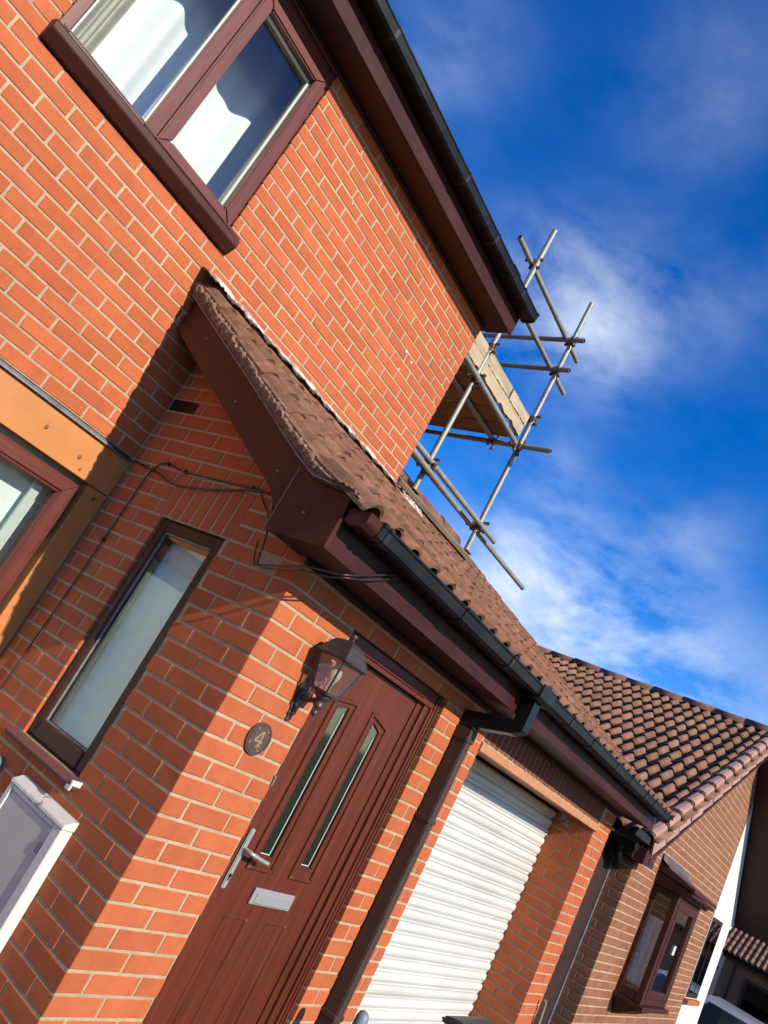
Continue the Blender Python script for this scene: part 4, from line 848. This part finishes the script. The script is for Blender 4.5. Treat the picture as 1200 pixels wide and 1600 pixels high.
MB().box(22.1, -9, 1.36, 22.16, 1.6, 1.50).build('fascia', 'maroon', fh)
MB().tube((22.02, -9, 1.50), (22.02, 1.7, 1.50), 0.055, 8).build('gutter', 'gutter', fh)
MB().tube((22.2, 1.25, -1.0), (22.2, 1.25, 1.45), 0.04, 8).build('downpipe', 'gutter', fh)
tree = thing('garden_tree', 'dark leafy tree beyond the distant house roof', 'tree', (29, 3.2, -1.2))
MB().tube((29, 3.2, -1.3), (29.1, 3.3, 3.2), 0.18, 10, 0.08).build('trunk', 'bark', tree)
rr = random.Random(2); q = MB()
for i in range(900):
    a, b, c = rr.gauss(0, 0.75), rr.gauss(0, 0.75), rr.gauss(0, 0.8); p = Vector((29.1 + a, 3.3 + b, 3.0 + c)); s = rr.uniform(0.06, 0.13)
    u = Vector((rr.uniform(-1, 1), rr.uniform(-1, 1), rr.uniform(-1, 1))).normalized(); v = u.orthogonal().normalized()
    q.add([p - u * s, p + v * s * 0.6, p + u * s, p - v * s * 0.6], [(0, 1, 2, 3)])
q.build('crown', 'leaf', tree)
def car(name, label, loc, rot, paint, sc=1.0):
    root = thing(name, label, 'car', loc, 'cars parked beyond the houses'); Rm = Matrix.Rotation(rot, 3, 'Z'); o = Vector(loc)
    T = lambda p: Rm @ (Vector(p) * sc) + o
    def mk(nm, mbq, m, par=root, bev=0.0):
        mbq.v = [T(p) for p in mbq.v]; return mbq.build(nm, m, par, bev, seg=2)
    lower = [(-2.1, 0.30), (-2.12, 0.62), (-2.0, 0.80), (-1.2, 0.90), (0.9, 0.95), (1.85, 0.92), (2.05, 0.75), (2.08, 0.32), (1.75, 0.22), (-1.8, 0.22)]
    b = mk('body', MB().prism(lower, 'y', -0.86, 0.86), paint, bev=0.06)
    def cabin(q, inset, zt):
        base = [(-1.22, 0.90), (1.78, 0.93)]; top = [(-0.45, zt), (1.35, zt)]
        vs = [(base[0][0], -0.80, .90), (base[1][0], -0.80, .93), (base[1][0], 0.80, .93), (base[0][0], 0.80, .90), (top[0][0], -0.62, zt - .01), (top[1][0], -0.62, zt), (top[1][0], 0.62, zt), (top[0][0], 0.62, zt - .01)]
        return q.add(vs, [(0, 3, 2, 1), (4, 5, 6, 7), (0, 1, 5, 4), (1, 2, 6, 5), (2, 3, 7, 6), (3, 0, 4, 7)])
    mk('cabin', cabin(MB(), 0, 1.43), paint, bev=0.07)
    mk('windscreen', MB().add([(-1.17, -0.70, .965), (-1.17, 0.70, .965), (-0.53, 0.58, 1.365), (-0.53, -0.58, 1.365)], [(0, 1, 2, 3)]), 'carglass')
    mk('rear_window', MB().add([(1.79, -0.66, 1.02), (1.79, 0.66, 1.02), (1.44, 0.56, 1.36), (1.44, -0.56, 1.36)], [(3, 2, 1, 0)]), 'carglass')
    for s in (-1, 1):
        mk('side_window', MB().add([(-0.95, s * 0.79, .98), (0.25, s * 0.79, .985), (0.25, s * 0.655, 1.355), (-0.42, s * 0.655, 1.35)], [(0, 1, 2, 3)]), 'carglass')
        mk('side_window', MB().add([(0.34, s * 0.79, .985), (1.45, s * 0.785, 1.0), (1.22, s * 0.655, 1.355), (0.34, s * 0.655, 1.355)], [(0, 1, 2, 3)]), 'carglass')
        mk('door_mirror', MB().box(-0.80, s * 0.86, 0.95, -0.66, s * 1.0, 1.06), paint, bev=0.03)
        mk('headlight', MB().box(-2.10, s * 0.5, 0.60, -1.95, s * 0.80, 0.76), 'carglass', bev=0.02)
        for x in (-1.35, 1.35):
            w = mk('wheel', MB().tube((x, s * 0.70, 0.32), (x, s * 0.88, 0.32), 0.32, 20), 'tyre', bev=0.02); mk('rim', MB().tube((x, s * 0.87, 0.32), (x, s * 0.89, 0.32), 0.20, 16), 'silver', w)
    return root
car('parked_car', 'silver car parked nearest the white rendered wall', (13.5, -1.05, -0.60), R_(90), 'silver')
car('parked_car', 'pale blue-grey car parked behind the silver one', (16.3, -1.55, -0.78), R_(84), 'bluecar')

# ------------------------------------------------------------------ scaffold
sf = thing('scaffold', 'galvanised tube scaffold with weathered boards beside the upper wall corner', 'scaffold', (2.9, 1.75, 3.56))
TR = 0.0242
def tb(nm, a, b): return MB().tube(a, b, TR, 16, hollow=0.004).build(nm, 'galv', sf)
S1, S2, SY = 2.36, 3.385, 1.75
tb('standard', (S1, SY, 3.572), (S1, SY, 6.365)); tb('standard', (S2, SY, 3.565), (S2, SY, 6.465))
tb('standard', (S1, 4.6, 4.0), (S1, 4.6, 5.2))
tb('ledger', (1.80, 1.70, 3.832), (3.66, 1.70, 3.826)); tb('ledger', (1.80, 1.665, 3.752), (2.90, 1.665, 3.728)); tb('ledger', (1.82, 1.803, 3.805), (4.685, 1.803, 3.810))
tb('guard_rail', (2.05, 1.80, 5.968), (3.69, 1.80, 5.974)); tb('guard_rail', (1.95, 1.80, 5.60), (3.73, 1.80, 5.60))
tb('transom', (S2 - 0.05, 1.592, 5.953), (S2 - 0.05, 4.7, 5.953)); tb('transom', (S2 - 0.05, 1.588, 5.592), (S2 - 0.05, 4.7, 5.592)); tb('transom', (S2 - 0.05, 1.378, 4.690), (S2 - 0.05, 4.7, 4.690))
tb('deck_bearer', (1.80, 1.70, 4.700), (3.24, 1.70, 4.660)); tb('deck_bearer', (1.80, 2.02, 4.712), (3.36, 2.02, 4.712))
tb('deck_bearer', (1.80, 3.6, 4.712), (3.44, 3.6, 4.712))
def coupler(p, ax1, ax2):
    q = MB(); p = Vector(p)
    for ax, s in ((ax1, -1), (ax2, 1)):
        a = Vector(ax); q.tube(p + a * -0.03, p + a * 0.03, 0.034, 12)
    t = Vector(ax1).cross(Vector(ax2)).normalized()
    for s in (-1, 1):
        c = p + Vector(ax1) * 0.0 + Vector(ax2) * 0.045 * s + t * 0.012
        q.tube(c, c + t * 0.065, 0.009, 6); q.tube(c + t * 0.04, c + t * 0.058, 0.017, 6)
        c2 = p + Vector(ax1) * 0.045 * s - t * 0.012; q.tube(c2, c2 - t * 0.065, 0.009, 6); q.tube(c2 - t * 0.035, c2 - t * 0.055, 0.017, 6)
    q.box(p.x - 0.022, p.y - 0.022, p.z - 0.022, p.x + 0.022, p.y + 0.022, p.z + 0.022)
    return q.build('coupler', 'rust', sf)
ax = {'x': (1, 0, 0), 'y': (0, 1, 0), 'z': (0, 0, 1)}
for p, a, b in (((S1, 1.725, 3.83), 'z', 'x'), ((S1 - 0.02, 1.72, 3.77), 'z', 'x'), ((S2, 1.725, 3.828), 'z', 'x'), ((S2, 1.778, 3.808), 'z', 'x'), ((S1, 1.775, 5.97), 'z', 'x'), ((S2, 1.775, 5.973), 'z', 'x'), ((S2, 1.775, 5.60), 'z', 'x'),
                ((S2 - 0.025, SY, 5.953), 'z', 'y'), ((S2 - 0.025, SY, 5.592), 'z', 'y'), ((S2 - 0.025, SY, 4.69), 'z', 'y'), ((S1, 1.725, 4.685), 'z', 'x'), ((S2 - 0.06, 1.71, 4.675), 'y', 'x'), ((S1, SY, 5.02), 'z', 'x'), ((S2, SY, 5.02), 'z', 'x'), ((S2 - 0.05, 2.02, 4.70), 'y', 'x')):
    coupler(p, ax[a], ax[b])
for x in (S1, S2):
    q = MB(); q.box(x - 0.05, SY - 0.05, 3.556, x + 0.05, SY + 0.05, 3.562); q.tube((x, SY, 3.562), (x, SY, 3.60), 0.017, 10); q.build('base_plate', 'rust', sf)
for i in range(6):
    x = 1.84 + i * 0.245; y0 = 1.80 + random.uniform(-0.03, 0.03)
    MB().box(x, y0, 4.738, x + 0.232, 4.7, 4.776).build('deck_board', 'boardy', sf, 0.004)
def rough_board(x0, x1, z0, z1, y0, y1, notch, nm, seed):
    rr = random.Random(seed); top = []; bot = []; n = 26
    for i in range(n + 1):
        x = x0 + (x1 - x0) * i / n; bot.append((x, z0 + rr.uniform(-0.004, 0.012) + (notch * rr.random() if i % 5 == 2 else 0))); top.append((x, z1 + rr.uniform(-0.003, 0.003)))
    return MB().prism(bot + top[::-1], 'y', y0, y1).build(nm, 'board', sf)
rough_board(1.95, 3.30, 4.772, 4.888, 1.742, 1.778, 0.03, 'toe_board', 1); rough_board(1.85, 2.88, 4.892, 5.008, 1.744, 1.780, 0.0, 'toe_board', 2); rough_board(2.90, 3.305, 4.892, 5.002, 1.738, 1.774, 0.0, 'toe_board', 3)
q = MB(); n = Vector((0, -sp, cp)); u = Vector((0, cp, sp)); c0 = Vector((2.69, 1.594, zb(1.594) + 0.070))
for s in (0,):
    A = [c0 + Vector((dx, 0, 0)) + u * du + n * dn for dx in (-0.70, 0.70) for du in (0, 0.225) for dn in (0, 0.038)]
    q.add(A, [(0, 1, 3, 2), (4, 6, 7, 5), (0, 4, 5, 1), (2, 3, 7, 6), (0, 2, 6, 4), (1, 5, 7, 3)])
q.topbuild('sole_board', 'oldboard', 'weathered timber plank lying on the roof tiles under the scaffold feet', 'plank', 0.003)

# ------------------------------------------------------------------ wall lantern
lx, ly = 0.340, -0.108
lamp = thing('wall_lantern', 'weathered black carriage lantern mounted on the brickwork beside the front door', 'lamp', (lx, 0, 1.60))
q = MB(); q.frustum(lx, ly, 1.874, 0.080, 1.883, 0.083); q.build('lantern_eave', 'lampblack', lamp, 0.002)
def curved_roof():
    q = MB(); prof = [(0.098, 1.8835), (0.088, 1.898), (0.080, 1.914), (0.072, 1.922), (0.066, 1.935), (0.052, 1.950), (0.030, 1.958), (0.014, 1.961), (0.009, 1.966)]
    for (h0, z0), (h1, z1) in zip(prof[:-1], prof[1:]): q.frustum(lx, ly, z0, h0 * 0.8, z1, h1 * 0.8)
    return q
rf = curved_roof().build('lantern_roof', 'lampblack', lamp)
MB().lathe(lx, ly, [(0.008, 1.962), (0.007, 1.972), (0.012, 1.978), (0.013, 1.985), (0.009, 1.991), (0.002, 1.994)], 14).build('finial', 'lampblack', rf)
ht, hb, zt_, zb2 = 0.066, 0.040, 1.873, 1.748
for sx in (-1, 1):
    for sy in (-1, 1):
        MB().tube((lx + sx * ht, ly + sy * ht, zt_), (lx + sx * hb, ly + sy * hb, zb2), 0.0055, 6, smooth=False).build('corner_bar', 'lampblack', lamp)
for (a, b) in (((-1, -1), (1, -1)), ((1, -1), (1, 1)), ((1, 1), (-1, 1)), ((-1, 1), (-1, -1))):
    g1 = 0.994
    vs = [(lx + a[0] * hb * g1, ly + a[1] * hb * g1, zb2), (lx + b[0] * hb * g1, ly + b[1] * hb * g1, zb2), (lx + b[0] * ht * g1, ly + b[1] * ht * g1, zt_), (lx + a[0] * ht * g1, ly + a[1] * ht * g1, zt_)]
    MB().add(vs, [(0, 1, 2, 3)]).build('glass_panel', 'lampglass', lamp)
MB().frustum(lx, ly, 1.736, 0.043, 1.748, 0.045).build('lantern_base', 'lampblack', lamp, 0.002)
MB().lathe(lx, ly, [(0.036, 1.7355), (0.034, 1.722), (0.022, 1.714), (0.014, 1.704), (0.020, 1.694), (0.022, 1.686), (0.013, 1.676), (0.007, 1.671), (0.013, 1.664), (0.013, 1.657), (0.006, 1.648), (0.002, 1.645)], 16).build('pendant', 'lampblack', lamp)
MB().lathe(lx, ly, [(0.014, 1.749), (0.014, 1.785), (0.022, 1.80), (0.028, 1.82), (0.024, 1.842), (0.010, 1.853)], 14).build('bulb', 'bulb', lamp)
q = MB(); q.path([(lx, ly + 0.01, 1.712), (lx - 0.002, ly + 0.03, 1.700), (lx - 0.004, ly + 0.055, 1.690), (lx - 0.004, ly + 0.08, 1.690), (lx - 0.002, ly + 0.10, 1.70)], 0.010, 8); q.build('arm', 'lampblack', lamp)
q = MB(); prof = [(0.003, 1.585), (0.010, 1.590), (0.007, 1.605), (0.016, 1.618), (0.012, 1.628), (0.026, 1.650), (0.034, 1.685), (0.032, 1.72), (0.020, 1.745), (0.010, 1.757)]
for dpt, sc in ((-0.008, 1.0), (-0.022, 0.62)):
    pts = [(lx - w * sc, 1.67 + (z - 1.67) * (1 if sc == 1 else 0.7)) for w, z in prof] + [(lx + w * sc, 1.67 + (z - 1.67) * (1 if sc == 1 else 0.7)) for w, z in prof[::-1]]
    q.prism(pts, 'y', dpt, -0.001)
q.build('back_plate', 'lampblack', lamp, 0.002)

# ------------------------------------------------------------------ house number plaque
pl = thing('number_plaque', 'round dark plaque with the number 4 on the brickwork left of the front door', 'sign', (0.251, 0, 1.43))
px, pz, pr_ = 0.250, 1.481, 0.063
MB().tube((px, -0.009, pz), (px, -0.001, pz), pr_, 40).build('disc', 'plaque', pl, 0.002)
q = MB(); n = 40
for i in range(n):
    a0, a1 = 2 * math.pi * i / n, 2 * math.pi * (i + 1) / n; P = lambda r, a: (px + r * math.cos(a), pz + r * math.sin(a))
    q.prism([P(pr_ * 0.86, a0), P(pr_ * 0.86, a1), P(pr_ * 0.90, a1), P(pr_ * 0.90, a0)], 'y', -0.0105, -0.0092)
q.build('rim', 'lampblack', pl)
q = MB(); k = lambda x, z: (px + x, pz + z)
q.prism([k(0.004, -0.028), k(0.013, -0.028), k(0.013, 0.032), k(0.004, 0.032)], 'y', -0.0118, -0.0092); q.prism([k(-0.024, -0.012), k(0.022, -0.012), k(0.022, -0.004), k(-0.024, -0.004)], 'y', -0.0116, -0.0092)
q.prism([k(-0.024, -0.004), k(-0.014, -0.004), k(0.004, 0.022), k(0.004, 0.032), k(0.001, 0.032)], 'y', -0.0114, -0.0092); q.build('numeral', 'gold', pl)
q = MB(); rr = random.Random(5)
for i in range(9):
    x, z = rr.uniform(-0.006, 0.020), rr.uniform(-0.037, -0.022); q.tube((px + x, -0.0126, pz + z), (px + x, -0.0092, pz + z), rr.uniform(0.002, 0.004), 6)
for a in (0.9, 2.2, 3.6, 5.2):
    x, z = 0.046 * math.cos(a), 0.046 * math.sin(a); q.tube((px + x, -0.0112, pz + z), (px + x, -0.0092, pz + z), 0.004, 6)
q.build('emblem', 'gold', pl)

# ------------------------------------------------------------------ meter box
mbx = thing('meter_box', 'white-framed grey meter box with flaking paint on the shaded side wall', 'meter box', (-0.03, 0.53, 0.30))
y0, y1, zt2 = 0.322, 0.735, 0.925

q = MB(); pr = [(-0.002, 0.942), (-0.020, 0.940), (-0.056, 0.920), (-0.058, 0.905), (-0.002, 0.905)]; nn = 5
q.add([(x, y0 - 0.004, z) for x, z in pr] + [(x, y1, z) for x, z in pr], [tuple(range(nn)), tuple(range(2 * nn - 1, nn - 1, -1))] + [(i, i + nn, (i + 1) % nn + nn, (i + 1) % nn) for i in range(nn)])
q.build('hood', 'flaky', mbx, 0.003)
for nm, p in (('frame_side', (-0.054, y0, 0.32, -0.001, y0 + 0.052, 0.9045)), ('frame_side', (-0.054, y1 - 0.03, 0.32, -0.001, y1, 0.9045)), ('frame_bottom', (-0.054, y0 + 0.053, 0.32, -0.001, y1 - 0.031, 0.36)), ('frame_top', (-0.0535, y0 + 0.053, 0.885, -0.001, y1 - 0.031, 0.9045))):
    MB().box(*p).build(nm, 'flaky' if nm != 'frame_side' else 'white', mbx, 0.004)
dr = MB().box(-0.048, y0 + 0.054, 0.362, -0.004, y1 - 0.032, 0.884).build('door', 'greydoor', mbx, 0.003)
MB().box(-0.054, y0 + 0.056, 0.79, -0.049, y0 + 0.075, 0.83).build('hinge', 'leadgrey', dr, 0.002)
q = MB(); q.tube((-0.03, 0.941, 0.903), (0.02, 0.941, 0.903), 0.030, 16, hollow=0.006); q.tube((-0.026, 0.941, 0.903), (0.0, 0.941, 0.903), 0.012, 10)
q.topbuild('outlet_pipe', 'leadgrey', 'short round grey outlet pipe stub in the shaded side wall', 'pipe')

# ------------------------------------------------------------------ cables
def smooth_path(P, n=6):
    P = [Vector(p) for p in P]; out = []
    for i in range(len(P) - 1):
        p0, p1, p2, p3 = P[max(i - 1, 0)], P[i], P[i + 1], P[min(i + 2, len(P) - 1)]
        for j in range(n):
            t = j / n; out.append(0.5 * ((2 * p1) + (p2 - p0) * t + (2 * p0 - 5 * p1 + 4 * p2 - p3) * t * t + (3 * p1 - p0 - 3 * p2 + p3) * t ** 3))
    return out + [P[-1]]
q = MB(); q.path(smooth_path([(-0.14, YM - 0.035, 2.305), (-0.07, YM - 0.035, 2.303), (-0.018, YM - 0.03, 2.306), (-0.012, 1.34, 2.312), (-0.008, 1.25, 2.30), (-0.012, 1.12, 2.285), (-0.014, 0.98, 2.255), (-0.012, 0.85, 2.262), (-0.010, 0.66, 2.29), (-0.010, 0.47, 2.33), (-0.01, 0.40, 2.335)]), 0.0042)
q.topbuild('cable', 'cable', 'black cable sagging across the brickwork above the narrow window', 'cable')
q = MB(); q.path(smooth_path([(-0.008, 1.26, 0.5), (-0.008, 1.235, 1.2), (-0.008, 1.215, 1.74), (-0.008, 1.208, 2.15), (-0.009, 1.20, 2.26), (-0.009, 1.165, 2.325), (-0.009, 1.10, 2.345), (-0.008, 0.95, 2.328), (-0.008, 0.72, 2.333), (-0.008, 0.47, 2.342), (-0.008, 0.36, 2.335)]), 0.0036)
for (y, z) in ((1.10, 2.345), (0.95, 2.329), (0.47, 2.342), (1.213, 1.9)): q.box(-0.016, y - 0.006, z - 0.008, 0.0, y + 0.006, z + 0.008)
q.topbuild('cable', 'cable', 'clipped black cable that turns down the inner corner beside the narrow window', 'cable')
q = MB(); q.path(smooth_path([(-0.012, 0.42, 2.34), (-0.012, 0.36, 2.29), (-0.012, 0.30, 2.25), (-0.05, 0.20, 2.16), (-0.03, 0.185, 2.05), (-0.025, 0.16, 2.045), (-0.06, 0.02, 2.06), (-0.09, -0.12, 2.08), (-0.08, -0.24, 2.092), (-0.05, -0.275, 2.11), (0.03, -0.277, 2.15), (0.12, -0.276, 2.20), (0.19, -0.272, 2.235)]), 0.0036)
q.topbuild('cable', 'cable', 'black wire looping out under the porch corner over the fascia', 'cable', )
q = MB(); q.path(smooth_path([(-0.035, 0.24, 2.125), (-0.030, 0.215, 2.06), (-0.026, 0.18, 2.035), (-0.05, 0.04, 2.045), (-0.085, -0.10, 2.062), (-0.075, -0.22, 2.075), (-0.045, -0.270, 2.10), (0.04, -0.277, 2.137), (0.13, -0.276, 2.185), (0.20, -0.272, 2.23)]), 0.0032)
q.topbuild('cable', 'cable', 'thinner second wire just below the loop under the porch corner', 'cable')

# ------------------------------------------------------------------ things at the foot of the garage
bn = thing('wheelie_bin', 'dark grey lidded bin standing in front of the garage door', 'bin', (2.12, -0.62, 0))
q = MB(); q.frustum(2.12, -0.62, 0.05, 0.16, 0.70, 0.20); q.build('body', 'greybin', bn, 0.012, seg=2)
q = MB(); pf = [(-0.85, 0.702), (-0.85, 0.722), (-0.80, 0.742), (-0.70, 0.756), (-0.58, 0.758), (-0.46, 0.748), (-0.40, 0.730), (-0.39, 0.702)]
q.prism(pf, 'x', 1.905, 2.335); q.build('lid', 'greybin', bn, 0.012, seg=2)
q = MB(); q.tube((1.96, -0.875, 0.728), (2.28, -0.875, 0.728), 0.013, 10); q.build('handle', 'black', bn)
for x in (1.97, 2.27): MB().box(x - 0.012, -0.877, 0.706, x + 0.012, -0.845, 0.738).build('handle_bracket', 'leadgrey', bn, 0.003)
for s in (-0.14, 0.14): MB().tube((2.12 + s - 0.02, -0.44, 0.08), (2.12 + s + 0.02, -0.44, 0.08), 0.08, 16).build('wheel', 'tyre', bn)
q = MB(); q.lathe(1.365, -0.30, [(0.030, 0.0), (0.030, 0.62), (0.029, 0.65), (0.023, 0.668), (0.011, 0.677), (0.002, 0.679)], 18); q.topbuild('post', 'greyplastic', 'short blue-grey round-topped post at the foot of the downpipe', 'post')
q = MB(); q.path([(4.47, -0.05, 0.0), (4.46, -0.05, 0.45), (4.42, -0.05, 0.63), (4.40, -0.05, 0.66)], 0.012, 8); q.topbuild('rod', 'galv', 'thin grey metal rod leaning by the right garage pier', 'rod')
